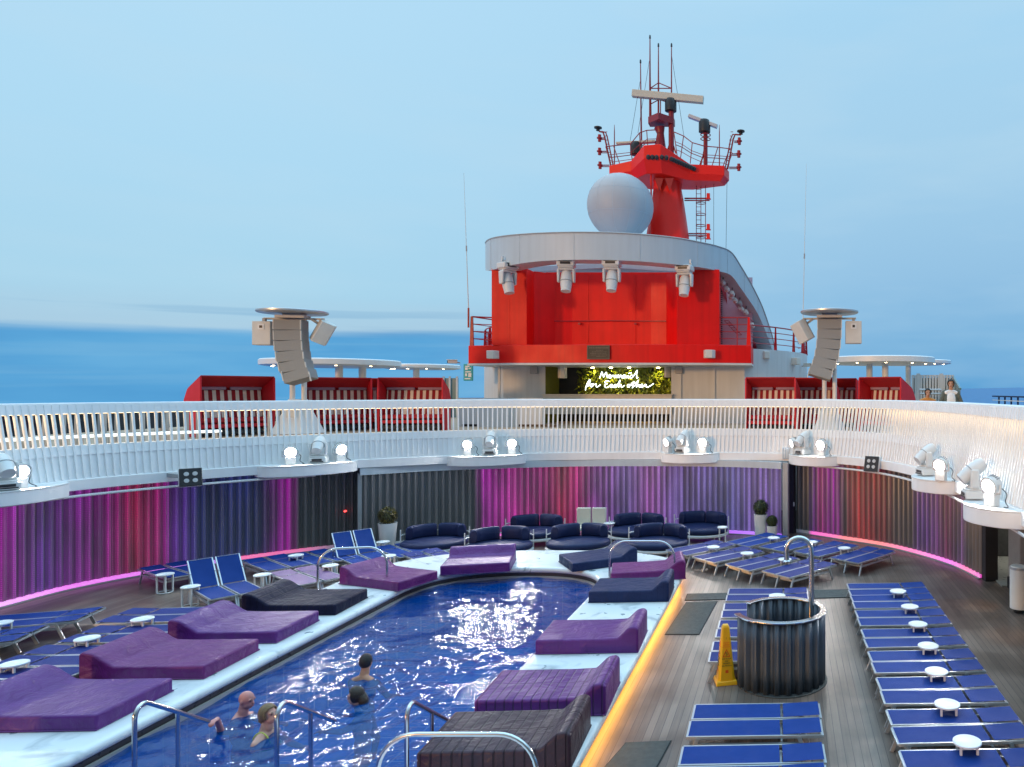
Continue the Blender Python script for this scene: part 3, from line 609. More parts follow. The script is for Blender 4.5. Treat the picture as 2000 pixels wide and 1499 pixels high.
# ---------------------------------------------------------------- balustrade around the pool deck
def sweep(prof,idx=None,ends=True):
    b=MB(); I=range(len(lip)) if idx is None else idx; n=len(prof); vs=[off(r,z,i) for i in I for r,z in prof]; fs=[]; m=len(list(I))
    for i in range(m-1):
        for k in range(n): l=(k+1)%n; fs.append((i*n+k,i*n+n+k,i*n+n+l,i*n+l))
    fs+=[tuple(range(n)),tuple((m-1)*n+k for k in range(n-1,-1,-1))]
    return b.add(vs,fs)
tB=thing('balustrade','white slatted balustrade curving around the sunken pool deck','balustrade')
sweep([(0,2.58),(0,2.83),(.02,2.845),(.062,2.85),(.162,3.42),(.14,3.425),(.2,3.66),(.42,3.66),(.42,2.64),(.12,2.58)]).build('fascia','fence',tB,smooth=30)
sweep([(.312,4.44),(.358,4.69),(.38,4.71),(.60,4.71),(.62,4.69),(.57,4.44)]).build('cap_rail','fence',tB,smooth=30)
sweep([(.40,4.434),(.40,4.4385),(.56,4.4385),(.56,4.434)]).build('led_strip','railglow',tB)
b=MB()
for i in range(len(lip)):
    t=lip[min(i+1,len(lip)-1)]-lip[max(i-1,0)]; t.normalize(); n=lipn[i]
    def P(r,z,s): q=lip[i]+n*r+t*s; return (q.x,q.y,z)
    r0,z0,r1,z1=.055,2.86,.375,4.66; d=.035; h=.022
    b.add([P(r0-d,z0,-h),P(r0-d,z0,h),P(r0+d,z0,h),P(r0+d,z0,-h),P(r1-d,z1,-h),P(r1-d,z1,h),P(r1+d,z1,h),P(r1+d,z1,-h)],[(0,3,2,1),(4,5,6,7),(0,1,5,4),(1,2,6,5),(2,3,7,6),(3,0,4,7)])
b.build('slats','fence',tB,smooth=0)
for f in (lambda p:p.x<-14.2,lambda p:p.x>.9):
    b=MB(); b.tube([off(-.02,2.44,i) for i in range(len(lip)) if f(lip[i])],.033,6); b.build('conduit_pipe','fixture',tB)
# ================================================================ forward superstructure (stage house)
sh=thing('superstructure','red and grey forward superstructure with an open red stage and a sweeping grey canopy','superstructure',(0,0,0))
# white-grey drum: an ellipse in plan, flat front with a niche for the green wall
def px2(px,D): return (px-PX)/F*D
cx,cy=-7.75,41.5
def drum(a,bq,n=72): return [Vector((cx+a*math.cos(2*math.pi*k/n),cy+bq*math.sin(2*math.pi*k/n),0)) for k in range(n)]
FY=34.2                                            # plane of the flat front
nicheL,nicheR=px2(1065,FY),px2(1311,FY)
b=MB(); O=[p for p in drum(8.95,9.2) if p.y>FY+.02]
O.sort(key=lambda p:math.atan2(p.x-cx,p.y-FY+.5))
poly=[(O[0].x,FY),(nicheL,FY),(nicheL,FY+2.1),(nicheR,FY+2.1),(nicheR,FY),(O[-1].x,FY)]+[(p.x,p.y) for p in reversed(O)]
b.prism([(x,y) for x,y in poly],UD,7.05); b.build('drum_wall','drum',sh,smooth=25)
b=MB(); b.box(((nicheL+nicheR)/2,FY+2.05,(UD+6.3)/2),(nicheR-nicheL-.02,.06,6.3-UD-.02)); b.build('niche_back','darkwall',sh)
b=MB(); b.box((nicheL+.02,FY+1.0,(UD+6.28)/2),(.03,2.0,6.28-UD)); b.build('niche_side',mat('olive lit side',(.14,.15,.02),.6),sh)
b=MB(); b.box(((nicheL+nicheR)/2,FY+.9,6.42),(nicheR-nicheL-.01,2.2,.2)); b.build('niche_soffit','drum',sh)
b=MB(); b.box(((nicheL+nicheR)/2,FY-.06,4.35),(nicheR-nicheL+.1,.3,.9)); b.box(((nicheL+nicheR)/2,FY-.06,4.82),(nicheR-nicheL+.2,.4,.05)); b.build('counter',mat('counter cream',(.66,.62,.56),.5),sh,bevel=.01)
for px in (976,1395,1329):
    b=MB(); b.box((px2(px,FY),FY-.04,(UD+6.2)/2),(.10,.08,6.2-UD)); b.build('pilaster','drum',sh)
b=MB()                                             # white low walls with a gate seen through the slats
b.box((px2(945,31),31.0,UD+.62),(2.5,.08,1.24),rz=R(-14)); b.box((px2(1028,31),30.9,UD+.62),(1.5,.08,1.24)); b.build('low_wall','drum',sh)
b=MB(); b.bar((px2(890,30.5),31.2,UD+.06),(px2(1085,30.5),30.8,UD+.06),.2,.1); b.build('plinth','dark',sh)
# red band and stage
RB=[(px2(909,32.6),34.2),(px2(909,32.6),32.9),(px2(1000,32.2),32.3),(px2(1190,32),32.0),(px2(1400,32.3),32.2),(px2(1467,32.6),32.6),(px2(1467,32.6),36.5),(px2(909,32.6),36.5)]
b=MB(); b.prism(RB,6.26,7.08); b.build('red_band','red',sh,bevel=.02,smooth=20)
b=MB(); RB2=[(x+(.03 if x<cx else -.03)*-1,y-.03) for x,y in RB[:6]]+RB[6:]; b.prism(RB2,6.17,6.258); b.build('band_lip','drum',sh,smooth=20)
# wedge fin at the right end of the red band
x0,x1=px2(1398,32.3),px2(1462,32.8)
zt=10.55; D0=32.45
xl0,xl1,xr0,xr1=px2(960,D0),px2(1029,D0),px2(1322,D0),px2(1404,D0)
b=MB(); b.box(((xl0+xl1)/2,D0+1.0,(7.08+zt)/2),(xl1-xl0,2.0,zt-7.08)); b.build('stage_column','red',sh,bevel=.015)
b=MB(); b.prism([(xr0,D0+.02),(xr1,D0+.3),(xr1-.1,D0+2.0),(xr0+.0,D0+2.0)],7.08,zt); b.build('stage_column','red',sh,bevel=.015)
# curved back wall with faceted panels and vertical weld ribs
n=9; BW=[]
for k in range(n+1):
    t=k/n; x=xl1+(xr0-xl1)*t; y=D0+1.15+1.15*(1-(2*t-1)**2)**.5 if True else 0; BW.append((x,D0+.9+.95*math.sqrt(max(0,1-(2*t-1)**4))))
b=MB(); b.prism(BW+[(xr0,D0+2.6),(xl1,D0+2.6)],7.08,zt+.02); b.build('stage_back_wall','red',sh,smooth=5)
b=MB()
b.tube([(x,y-.12,8.35-.05*abs(2*k/n-1)) for k,(x,y) in enumerate(BW)][1:-1],.03,6); b.build('stage_rail','rail',sh)
for px in (1130,1240):
    b=MB(); b.lathe([(0,-.05),(.06,-.05),(.06,.05),(0,.05)],8,c=(px2(px,34),D0+1.68,8.2),mt=Matrix.Rotation(R(90),3,'X')); b.build('rail_boss','rail',sh)
b=MB(); b.box(((xl1+xr0)/2,D0+2.9,10.35),(xr0-xl1,.6,.9)); b.build('stage_header','red',sh)
for px,ya in ((995,D0-.004),(1348,D0+.14),(1376,D0+.21)): b=MB(); b.box((px2(px,ya),ya,8.8),(.035,.012,3.4)); b.build('weld_seam','red',sh)
for k in (3,6):
    x_,y_=BW[k]; b=MB(); b.box((x_,y_-.012,8.8),(.05,.03,3.44)); b.build('weld_seam','red',sh)
for z_ in (7.62,9.7): b=MB(); b.box(((xl0+xl1)/2,D0-.003,z_),(xl1-xl0-.04,.01,.025)); b.build('weld_seam','red',sh)
# inner wall, reflected pink put into its colour, and ladder right of the stage
b=MB(); b.box((px2(1432,36),36.4,8.9),(1.9,.2,3.7)); b.build('inner_wall','pinkreflect',sh)
b=MB(); lx=px2(1406,36)
for k in range(34): b.box((lx,36.2,7.2+k*.105),(.22,.05,.04))
b.build('ladder','darkwall',sh)
b=MB(); a=Vector((px2(1414,35),35.2,8.45)); c=Vector((px2(1440,35),35.2,7.75)); 
for s in (0,.2): b.bar(a+Vector((s,0,0)),c+Vector((s,0,0)),.03)
for k in range(7): q=a.lerp(c,k/6); b.bar(q,q+Vector((.2,0,0)),.03)
b.build('stair_flight','rail',sh)
# sweeping grey canopy band (plan curve + heights)
CP=[(948,36.0,476,528),(953,33.5,470,529),(968,32.0,465,526),(1000,31.0,460.5,518),(1050,30.4,457,511),(1110,30.1,455.2,508),(1180,30.1,455.6,508),(1250,30.4,459,511),(1320,31.1,466,517),(1370,32.0,475,523),(1404,33.0,483,530),(1428,34.0,494,538.5),(1446,34.8,520,562),(1462,35.4,547,585),(1476,36.0,573,606),(1489,36.6,601,632),(1500,37.1,632,660),(1508,37.4,657,684),(1513,37.7,684,708)]
top=catmull([atd(p,t,D) for p,D,t,_ in CP],6); bot=catmull([atd(p,q,D) for p,D,_,q in CP],6)
vs=[];fs=[]; m=len(top)
for i in range(m):
    t=top[min(i+1,m-1)]-top[max(i-1,0)]; nrm=Vector((-t.y,t.x,0)).normalized()  # inward (away from the pool / into the ship)
    tn=t.normalized(); 
    vs+= [top[i],bot[i],bot[i]+nrm*.95+Vector((0,0,.0)),top[i]+nrm*.35+Vector((0,0,-.02))]
for i in range(m-1):
    for k in range(4): fs.append((i*4+k,i*4+(k+1)%4,i*4+4+(k+1)%4,i*4+4+k))
fs+=[(3,2,1,0),tuple((m-1)*4+k for k in range(4))]
b=MB(); b.add(vs,fs); can=b.build('canopy_band','canopy',sh,smooth=30)
b=MB(); b.tube([p+Vector((0,0,.02)) for p in top],.035,5); b.build('canopy_edge','grey',can)
for i in range(9,m-6,11): b=MB(); tn=(top[i+1]-top[i-1]); nn=Vector((tn.y,-tn.x,0)).normalized()*.004; b.bar(top[i]+nn,bot[i]+nn,.02,.008); b.build('panel_joint','canopy',can)
# roof behind the band, maroon deckhouse side that leans back under the right-hand sweep
b=MB(); b.prism([(px2(960,36),36.6),(px2(1180,34),34.9),(px2(1390,35.5),36.6),(-3.0,44),(-13,44)],11.0,11.25); b.build('canopy_roof','canopy',sh)
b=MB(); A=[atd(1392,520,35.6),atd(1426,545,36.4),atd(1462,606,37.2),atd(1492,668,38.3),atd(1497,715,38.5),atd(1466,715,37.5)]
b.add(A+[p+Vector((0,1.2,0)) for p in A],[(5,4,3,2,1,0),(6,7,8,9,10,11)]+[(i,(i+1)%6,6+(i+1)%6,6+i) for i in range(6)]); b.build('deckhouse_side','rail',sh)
# red deck rails on top of the drum
def railing(name,pts,h,parent,m,r=.035,wide=(),nr=4):
    b=MB()
    for k in range(nr): b.tube([Vector(p)+Vector((0,0,h*(k+1)/nr)) for p in pts],r if k==nr-1 else r*.6,6)
    b.build(name,m,parent)
DR=[p for p in drum(8.9,9.1,60)]
rightp=sorted([p for p in DR if p.x>-2.2 and p.y<45],key=lambda p:p.y); rightp=[Vector((p.x,p.y,7.05)) for p in rightp]
railing('deck_rail',rightp,1.15,sh,'rail')
for i,p in enumerate(rightp):
    if i%2==0: b=MB(); b.box(p+Vector((0,0,.57)),(.16,.05,1.14),rz=math.atan2(p.y-cy,p.x-cx),taper=.45); b.build('rail_post','rail',sh)
leftp=sorted([p for p in DR if p.x<-13.6 and p.y<45],key=lambda p:p.y); leftp=[Vector((p.x,p.y,7.05)) for p in leftp]
railing('deck_rail',leftp,1.15,sh,'rail')
for i,p in enumerate(leftp):
    if i%2==0: b=MB(); b.box(p+Vector((0,0,.57)),(.2,.05,1.14),rz=math.atan2(p.y-cy,p.x-cx),taper=.5); b.build('rail_post','rail',sh)
corner=[(px2(960,33),33.6,7.08),(px2(918,32.9),33.1,7.08),(px2(943,33),35.2,7.08)]
railing('deck_rail',corner,1.35,sh,'rail',.03)
for p in corner[1:]: b=MB(); b.box(Vector(p)+Vector((0,0,.68)),(.17,.1,1.36),taper=.6); b.build('rail_post','rail',sh)
corner=[(px2(1402,32.7),33.0,7.08),(px2(1462,32.8),33.0,7.08),(px2(1470,34),35.0,7.08)]
railing('deck_rail',corner,1.3,sh,'rail',.03)
for p in (corner[1],): b=MB(); b.box(Vector(p)+Vector((0,0,.65)),(.2,.3,1.3),taper=.5); b.build('rail_post','red',sh)
b=MB(); q=Vector(corner[0]).lerp(Vector(corner[1]),.62); b.box(q+Vector((0,0,.65)),(.05,.05,1.3)); b.build('rail_post','rail',sh)
b=MB(); b.box((px2(1502,40),38.2,7.5),(.5,.5,.9)); b.build('winch_box','rail',sh)
# plaque and teal sign
pq=thing('wall_plaque','small bronze plaque fixed to the red band','plaque',(px2(1168.5,31.9),31.93,6.72))
b=MB(); b.box((0,0,0),(1.0,.04,.62)); b.build('plate','bronze',pq,bevel=.01)
b=MB(); 
for s in (1,-1): b.box((0,-.025,.29*s),(1.0,.03,.03)); b.box((.485*s,-.025,0),(.03,.03,.55))
b.build('border','bronzehi',pq)
b=MB(); rr=random.Random(5)
for row,(z,x0_,x1_,h) in enumerate(((.2,-.4,.4,.06),(.09,-.1,.2,.03),(.02,-.28,.3,.03),(-.05,-.36,.36,.03),(-.12,-.3,.34,.03),(-.19,-.1,.3,.03))):
    x=x0_
    while x<x1_: ww=rr.uniform(.025,.07); b.box((x+ww/2,-.022,z),(ww,.012,h)); x+=ww+rr.uniform(.012,.03)
b.build('lettering','bronzehi',pq)
ts=thing('deck_plan_sign','teal deck sign on the left side of the grey drum','sign',(px2(905.5,33.4),33.9,5.88),R(-12))
b=MB(); b.box((0,0,0),(.5,.05,.8)); b.build('board','teal',ts,bevel=.02)
b=MB()
for x,z,w_,h_ in ((-.03,.28,.22,.05),(-.08,.17,.14,.12),(.1,.19,.12,.05),(0,.02,.3,.05),(-.1,-.12,.1,.13),(.1,-.13,.16,.18),(-.02,-.3,.3,.05)): b.box((x,-.03,z),(w_,.012,h_))
b.build('lettering','white',ts)
# green wall and neon writing
gw=thing('green_wall','leafy green plant wall at the back of the lit niche','plant wall',((nicheL+nicheR)/2,FY+1.85,0))
gwid=nicheR-nicheL; rr=random.Random(11); b=MB()
for k in range(2600):
    x=rr.uniform(-gwid/2+1.0,gwid/2-.1); z=rr.uniform(4.5,6.25)
    if x<-gwid/2+1.35 and rr.random()<.6: continue
    s=rr.uniform(.07,.2); q=Matrix.Translation((x,rr.uniform(-.28,.08),z))@Matrix.Rotation(rr.uniform(0,6.28),4,'Y')@Matrix.Rotation(rr.uniform(-1,1),4,'X')@Matrix.Rotation(rr.uniform(-.9,.9),4,'Z')
    b.add([q@Vector(p) for p in ((0,0,0),(s*.35,-.02,s*.6),(0,0,s*1.6),(-s*.35,-.02,s*.6))],[(0,1,2,3)])
b.build('foliage','leaf',gw,smooth=0)
b=MB(); b.box((0,.12,(UD+6.3)/2),(gwid-.9,.04,6.3-UD-.1)); b.build('backing','darkwall',gw)
NS=.0253; ND=FY+1.0
def npt(zx,zy): return Vector((px2(1060+zx/7.143,ND),0,5-(690+zy/7.143-YH)/F*ND))
strokes=[[(792,352),(806,318),(826,262),(838,300),(852,335),(866,300),(886,268),(894,305),(903,342),(925,334),(946,318),(936,304),(918,318),(926,343),(952,345),(966,312),(978,318),(994,312),(1002,346),(1014,316),(1026,310),(1034,346),(1048,312),(1060,310),(1066,346),(1082,312),(1094,312),(1100,344),(1118,342)],
 [(1160,314),(1134,306),(1116,328),(1132,348),(1156,318),(1162,346),(1180,332),(1187,312),(1192,346),(1210,340)],[(1196,284),(1240,276)],
 [(1268,316),(1236,310),(1216,332),(1234,350),(1262,328),(1290,286),(1318,238),(1310,300),(1312,350),(1332,338)],
 [(597,520),(604,470),(624,420),(650,376),(664,384),(648,430),(622,470)],[(612,458),(640,452),(668,446),(694,428),(672,436),(662,458),(680,472),(702,452),(698,432),(722,440),(744,430),(748,470),(772,468),(806,440)],
 [(930,398),(900,386),(872,398),(872,420),(902,428),(872,442),(864,464),(886,482),(918,470),(948,444)],[(978,442),(952,440),(940,462),(954,478),(976,450),(978,478),(996,468),(1024,440),(1004,444),(996,464),(1012,480),(1034,462),(1058,420),(1080,376),(1070,420),(1058,478),(1076,446),(1094,442),(1096,474),(1114,474),(1140,450)],
 [(1206,438),(1184,444),(1184,470),(1206,474),(1216,450),(1206,438),(1234,446),(1252,420),(1272,396),(1260,440),(1250,490)],[(1232,424),(1300,412)],[(1262,474),(1296,440),(1334,376),(1322,420),(1306,478),(1326,446),(1346,442),(1346,474),(1372,466),(1394,446),(1384,434),(1368,452),(1380,476),(1410,464),(1430,438),(1446,446),(1442,470),(1468,474),(1510,452),(1548,424)]]
neon=thing('neon_sign','white cursive neon writing reading Mermaid for each other','neon sign',(0,ND,0))
lines=(strokes[:4],strokes[4:])
for ln in lines:
    b=MB()
    for s in ln: b.tube(catmull([npt(*p) for p in s],4),.02,6)
    b.build('neon_line','neon',neon)
b=MB()
for px in (1155,1215,1262): b.bar((px2(px,ND),0,5.75),(px2(px,ND),.7,5.75),.02)
b.build('stand_off','dark',neon)
for i,px in enumerate((1143,1180,1217,1276)):
    l=bpy.data.lights.new('niche_lamp','SPOT'); l.energy=100; l.color=(1,.78,.12); l.spot_size=R(110); l.spot_blend=.6; l.shadow_soft_size=.05
    o=bpy.data.objects.new('niche_lamp',l); C.objects.link(o); o.location=(px2(px,FY),FY+1.3,6.12); o.rotation_euler=Vector((0,.42,-.9)).to_track_quat('-Z','Y').to_euler(); o.parent=sh
    b=MB(); b.lathe([(0,0),(.08,0),(.08,.06),(0,.06)],10,c=(px2(px,FY),FY+1.3,6.13)); b.build('niche_downlight','downlight',sh)
# wall mounted speakers, cameras and lamps on the superstructure
def wallspk(loc,rz,label,rx=0,size=(.52,.34,.36)):
    t=thing('wall_speaker',label,'speaker',loc,rz)
    w_,d_,h_=size; b=MB(); b.prism([(-w_/2,0),(-w_/2+.08,-d_),(w_/2-.14,-d_),(w_/2,-.1),(w_/2,0)],-h_/2,h_/2,Matrix.Rotation(rx,4,'X')); b.build('cabinet','spk',t,bevel=.02)
    b=MB(); b.box((0,.06,0),(.12,.16,.12)); b.build('bracket','grey',t)
wallspk((px2(964,32.2),32.2,6.62),0,'white wall speaker at the left end of the red band')
wallspk((px2(1386,32.1),32.0,6.64),R(8),'white wall speaker at the right end of the red band')
wallspk((px2(1492,35.5),35.6,6.78),R(35),'white wall speaker on the grey drum right of the red band')
wallspk((px2(1551,37.5),37.6,6.55),R(50),'angled white speaker at the far right edge of the drum')
wallspk((px2(1098,34.6),34.6,5.92),R(25),'white speaker under the left end of the niche soffit',size=(.42,.3,.62))
wallspk((px2(1305,34.6),34.6,5.95),R(-15),'white speaker under the right end of the niche soffit',size=(.3,.3,.6))
for px,lab in ((1043,'square wall lamp with a round lens left of the green wall'),(1326,'square wall lamp with a round lens right of the green wall')):
    t=thing('wall_lamp',lab,'lamp',(px2(px,34.1),34.1,5-(723-YH)/F*34.1))
    b=MB(); b.box((0,0,0),(.36,.12,.36)); b.build('housing','grey',t,bevel=.03)
    b=MB(); b.lathe([(0,-.09),(.08,-.09),(.13,-.05),(.13,0)],16,mt=Matrix.Rotation(R(-90),3,'X')@Matrix.Scale(-1,3,(0,0,1))); b.build('lens','lensgrey',t)
def cctv(loc,rz,label):
    t=thing('security_camera',label,'camera',loc,rz)
    b=MB(); b.box((0,0,0),(.16,.42,.16)); b.box((0,-.03,.1),(.2,.5,.03)); b.build('housing','spk',t,bevel=.02)
    b=MB(); b.lathe([(0,0),(.06,0),(.06,.03),(0,.03)],12,c=(0,-.215,0),mt=Matrix.Rotation(R(90),3,'X')); b.build('lens','lens',t)
    b=MB(); b.bar((0,.1,0),(0,.34,-.05),.05); b.build('bracket','grey',t)
cctv((px2(884,35),35,6.42),R(-60),'white camera bracketed off the left of the drum')
cctv((px2(1527,37.3),37.2,6.9),R(50),'small white camera near the top of the drum on the right')
cctv((px2(1577,38.5),38.6,6.38),R(60),'white camera hung outside the far right of the drum')
# string of small spotlights under the right sweep of the canopy
pl=[(1412,553),(1420,566),(1430,575),(1428,581),(1436,588),(1445,594),(1448,604),(1457,611),(1469,637)]
names=['first','second','third','fourth','fifth','sixth','seventh','eighth','lowest']
for k,(px,py) in enumerate(pl):
    D=34.3+k*.22; t=thing('canopy_spotlight','%s small spotlight from the top along the right sweep of the canopy'%names[k] if k<8 else 'lowest small spotlight along the right sweep of the canopy','spotlight',atd(px,py,D),R(-15+8*(k%3)),'spotlights under the canopy')
    b=MB(); b.lathe([(.05,.2),(.11,.18),(.12,0),(.14,-.03),(.12,-.05),(.10,-.02)],14,mt=Matrix.Rotation(R(70),3,'X')); b.build('can','grey' if k in(5,) else 'spk',t)
    b=MB(); b.lathe([(0,0),(.10,0)],14,c=(0,.02,0),mt=Matrix.Rotation(R(70),3,'X')); b.build('lens','lensgrey',t)
    b=MB(); b.bar((0,0,.05),(0,.05,.32),.04); b.build('bracket','dark',t)
# ================================================================ radome and mast
t=thing('radome','large pale grey radome ball above the canopy','radome',atd(1212,404,41))
b=MB(); r=1.86
b.ell((0,0,0),(r,r,r),40,24); sphere=b.build('shell','radome',t,smooth=80)
b=MB()
for k in range(6):
    g=k*math.pi/6; b.tube([(r*1.001*math.cos(a)*math.cos(g),r*1.001*math.cos(a)*math.sin(g),r*1.001*math.sin(a)) for a in [2*math.pi*j/40 for j in range(40)]],.008,4,closed=True)
for z in (.72,-.55): q=math.sqrt(r*r-z*z)*1.001; b.tube([(q*math.cos(a),q*math.sin(a),z) for a in [2*math.pi*j/40 for j in range(40)]],.008,4,closed=True)
b.build('seam','canopy',t)
b=MB(); b.lathe([(.9,-2.6),(.8,-1.6),(.85,-1.45)],20); b.build('pedestal','white',t)
ms=thing('radar_mast','tall red radar mast with railed platform and whip antennas','mast',(0,0,0)); MD=44.0
def mp_(px,py,D=MD): return atd(px,py,D)
b=MB(); prof=[(474,1264,1347),(430,1271,1341),(390,1276,1335),(365,1279,1330),(352,1275,1332)]
vs=[]
for py,a,c in prof:
    A,B_=mp_(a,py),mp_(c,py); ww=(B_-A).length; n=12
    for k in range(n):
        g=2*math.pi*k/n; vs.append(((A.x+B_.x)/2+ww/2*math.copysign(abs(math.cos(g))**.6,math.cos(g)),MD+ww*.6*math.copysign(abs(math.sin(g))**.6,math.sin(g)),A.z))
n=12; fs=[(i*n+k,i*n+(k+1)%n,(i+1)*n+(k+1)%n,(i+1)*n+k) for i in range(len(prof)-1) for k in range(n)]
b.add(vs,fs); b.build('column','mast',ms,smooth=50)
b=MB(); z0=mp_(0,470).z; z1=mp_(0,306).z; b.tube([(mp_(1281,0).x,MD-1.5,z0),(mp_(1281,0).x,MD-1.6,z1)],.05,6); b.build('pipe','mast',ms)
# platform: plan polygon with upswept rim
pw0,pw1=px2(1186,MD),px2(1423,MD); zb=mp_(0,352).z; zr=mp_(0,334).z
plan=[(pw0,MD+.5),(pw0+.3,MD-.7),(px2(1240,MD),MD-1.1),(px2(1272,MD),MD-2.3),(px2(1303,MD),MD-2.3),(px2(1352,MD),MD-1.0),(pw1-.2,MD-.7),(pw1,MD+.5),(px2(1352,MD),MD+1.6),(px2(1250,MD),MD+1.6)]
def up(x): return max(0,1-abs(x-px2(1290,MD))/1.9)*.75
b=MB(); n=len(plan); pcx=px2(1300,MD)
vs=[(pcx+(x-pcx)*.93,MD+(y-MD)*.8,zb-.25+up(x)*.15) for x,y in plan]+[(x,y,zb+.1+up(x)*.9) for x,y in plan]+[(x,y,zr+.1+up(x)*1.3) for x,y in plan]
b.add(vs,[tuple(range(n-1,-1,-1)),tuple(range(2*n,3*n))]+[(r_*n+i,r_*n+(i+1)%n,(r_+1)*n+(i+1)%n,(r_+1)*n+i) for r_ in (0,1) for i in range(n)]); plat=b.build('platform','mast',ms,bevel=.03,smooth=25)
b=MB()
def rimhole(a,c,k,nn,py0,py1,dy0,dy1):
    t_=(k+.5)/nn; p=mp_(a+(c-a)*t_,py0+(py1-py0)*t_,MD+dy0+(dy1-dy0)*t_); b.ell(p,(.13,.1,.15),10,8)
for k in range(3): rimhole(1262,1286,k,3,307,308,-2.33,-2.33)
for k in range(2): rimhole(1288,1306,k,2,307,309,-2.33,-2.25)
for k in range(10): rimhole(1309,1358,k,10,310,331,-2.2,-1.1)
for k in range(6): rimhole(1240,1262,k,6,326,309,-1.2,-2.2)
b.build('lightening_holes','darkwall',plat)
for a,c in (((1288,372),(1291,345)),):
    pass
b=MB()
for px in (1287,1307): b.add([mp_(px-9,348,MD-1.35),mp_(px+9,348,MD-1.35),mp_(px+1,374,MD-1.3)],[(0,1,2)]); b.add([mp_(px-9,348,MD-1.2),mp_(px+9,348,MD-1.2),mp_(px+1,374,MD-1.25)],[(0,2,1)])
b.build('bracket_web','rail',ms,smooth=0)
# railing round the platform with flared posts
rp=[(1197,331,.3),(1187,294,-.4),(1212,285,-.9),(1238,276,-1.2),(1262,255,-1.6)]
def rl(pts,r=.03,name='platform_rail',m='mastdark',n=5):
    b=MB(); b.tube(pts,r,n); return b.build(name,m,ms)
b=MB()
tops=[(1183,287),(1198,285),(1231,282),(1249,260),(1263,255),(1285,254)]; bots=[(1195,330),(1213,328),(1236,324),(1252,318),(1266,300),(1287,300)]
topsr=[(1316,258),(1335,266),(1352,279),(1376,286),(1402,288),(1425,291),(1430,300)]; botsr=[(1323,308),(1329,310),(1348,320),(1368,330),(1389,330),(1410,331),(1418,333)]
for T,Bt in ((tops,bots),(topsr,botsr)):
    for f in (1,.62,.3): b.tube([mp_(*B_,MD-.6).lerp(mp_(*A,MD-.6),f) for A,B_ in zip(T,Bt)],.032 if f==1 else .02,5)
    for A,B_ in zip(T,Bt): b.tube([mp_(*B_,MD-.6),mp_(*A,MD-.6)],.028,5)
    for f in (1,.5): b.tube([mp_(*B_,MD+1.3).lerp(mp_(*A,MD+1.3),f) for A,B_ in zip(T,Bt)],.028,5)
b.build('platform_rail','mastdark',ms)
# whip antennas on the mast
for px,t_,bt,rr_ in ((1251,121,310,.05),(1269.5,73,243,.055),(1286,89,235,.05),(1311.5,89,300,.05)):
    b=MB(); A,B_=mp_(px,t_,MD+.2),mp_(px+(2 if px<1260 else 0),bt,MD+.2); b.tube([B_,B_.lerp(A,.45),A],[rr_*1.2,rr_,rr_*.55],6); an=b.build('whip_antenna','mastdark',ms)
    b=MB(); b.lathe([(0,-.12),(.06,-.08),(.05,.1),(0,.16)],8,c=A); b.build('tip','dark',an)
b=MB()
for pts in ([(1270,173),(1286,162),(1312,173)],[(1270,173),(1312,173)],[(1270,204),(1287,195),(1311,202)],[(1270,234),(1287,223),(1310,234)],[(1270,150),(1272,240)],[(1290,180),(1290,235)]): b.tube([mp_(*p,MD+.2) for p in pts],.035,5)
b.build('spreader','mastdark',ms)
b=MB(); A=mp_(1291,239,MD); b.prism([(-.75,-.2),(0,-.9),(.8,-.1),(.8,.4),(-.75,.4)],A.z-.15,A.z+.25,Matrix.Translation((A.x,MD,0))); b.build('upper_platform','mastdark',ms)
b=MB(); b.tube([mp_(1289,302),mp_(1290,262),mp_(1288,250)],[.42,.22,.33],10); b.build('upper_column','mastdark',ms)
b=MB(); b.tube([mp_(1311,305),mp_(1311,215)],.17,8); 
for s in (-9,9): b.tube([mp_(1311+s,300),mp_(1311,272)],.05,5)
b.build('radar_post','mastdark',ms)
def scanner(name,a,c,h,post,m):
    A,B_=mp_(*a),mp_(*c); b=MB(); b.bar(A,B_,.35,h); sc_=b.build(name,m,ms,bevel=.02)
    b=MB(); P_=mp_(*post); b.lathe([(.2,-.45),(.36,-.4),(.36,.15),(.28,.35),(0,.4)],12,c=P_); b.build('scanner_drive','dark',sc_); return sc_
scanner('radar_scanner',(1235,183),(1374,196),.42,(1310,205),'radar')
s2=scanner('radar_scanner',(1345,227),(1401,248),.2,(1376,246),'lensgrey')
s3=scanner('radar_scanner',(1204,281),(1280,277),.13,(1242,290),'radar')
b=MB(); b.tube([mp_(1378,330),mp_(1378,256)],.13,8); b.tube([mp_(1366,326),mp_(1375,300)],.05,5); b.build('radar_post','mastdark',ms)
b=MB()
for z in (264,272): q=mp_(1378,z); b.tube([(q.x+.3*math.cos(a),q.y+.3*math.sin(a),q.z) for a in [2*math.pi*j/14 for j in range(14)]],.03,5,closed=True)
b.build('guard_hoop','mastdark',ms)
# navigation lamps on outrigger arms
def navarm(side,pts):
    b=MB(); b.tube([mp_(*p) for p in pts[0]],.05,6); b.tube([mp_(p[0]+(5 if side<0 else -5),p[1]) for p in pts[0]],.04,6)
    for y in range(258,331,8): 
        t_=(y-258)/72; xa=pts[0][-1][0]+(pts[0][2][0]-pts[0][-1][0])*(1-t_); b.bar(mp_(xa,y),mp_(xa+(5 if side<0 else -5),y),.03)
    b.build('outrigger',  'mastdark',ms)
    for (x0_,x1_,y) in pts[1]:
        b=MB(); b.tube([mp_(x0_,y),mp_(x1_,y)],.04,5); b.tube([mp_(x0_,y+3),mp_(x1_,y+3)],.03,5); o=b.build('lamp_arm','mastdark',ms)
        b=MB(); b.lathe([(0,-.25),(.1,-.22),(.1,-.05),(.17,-.03),(.17,.03),(.1,.06),(.1,.2),(0,.22)],10,c=mp_(x1_,y)); b.build('navigation_lamp','rail',o)
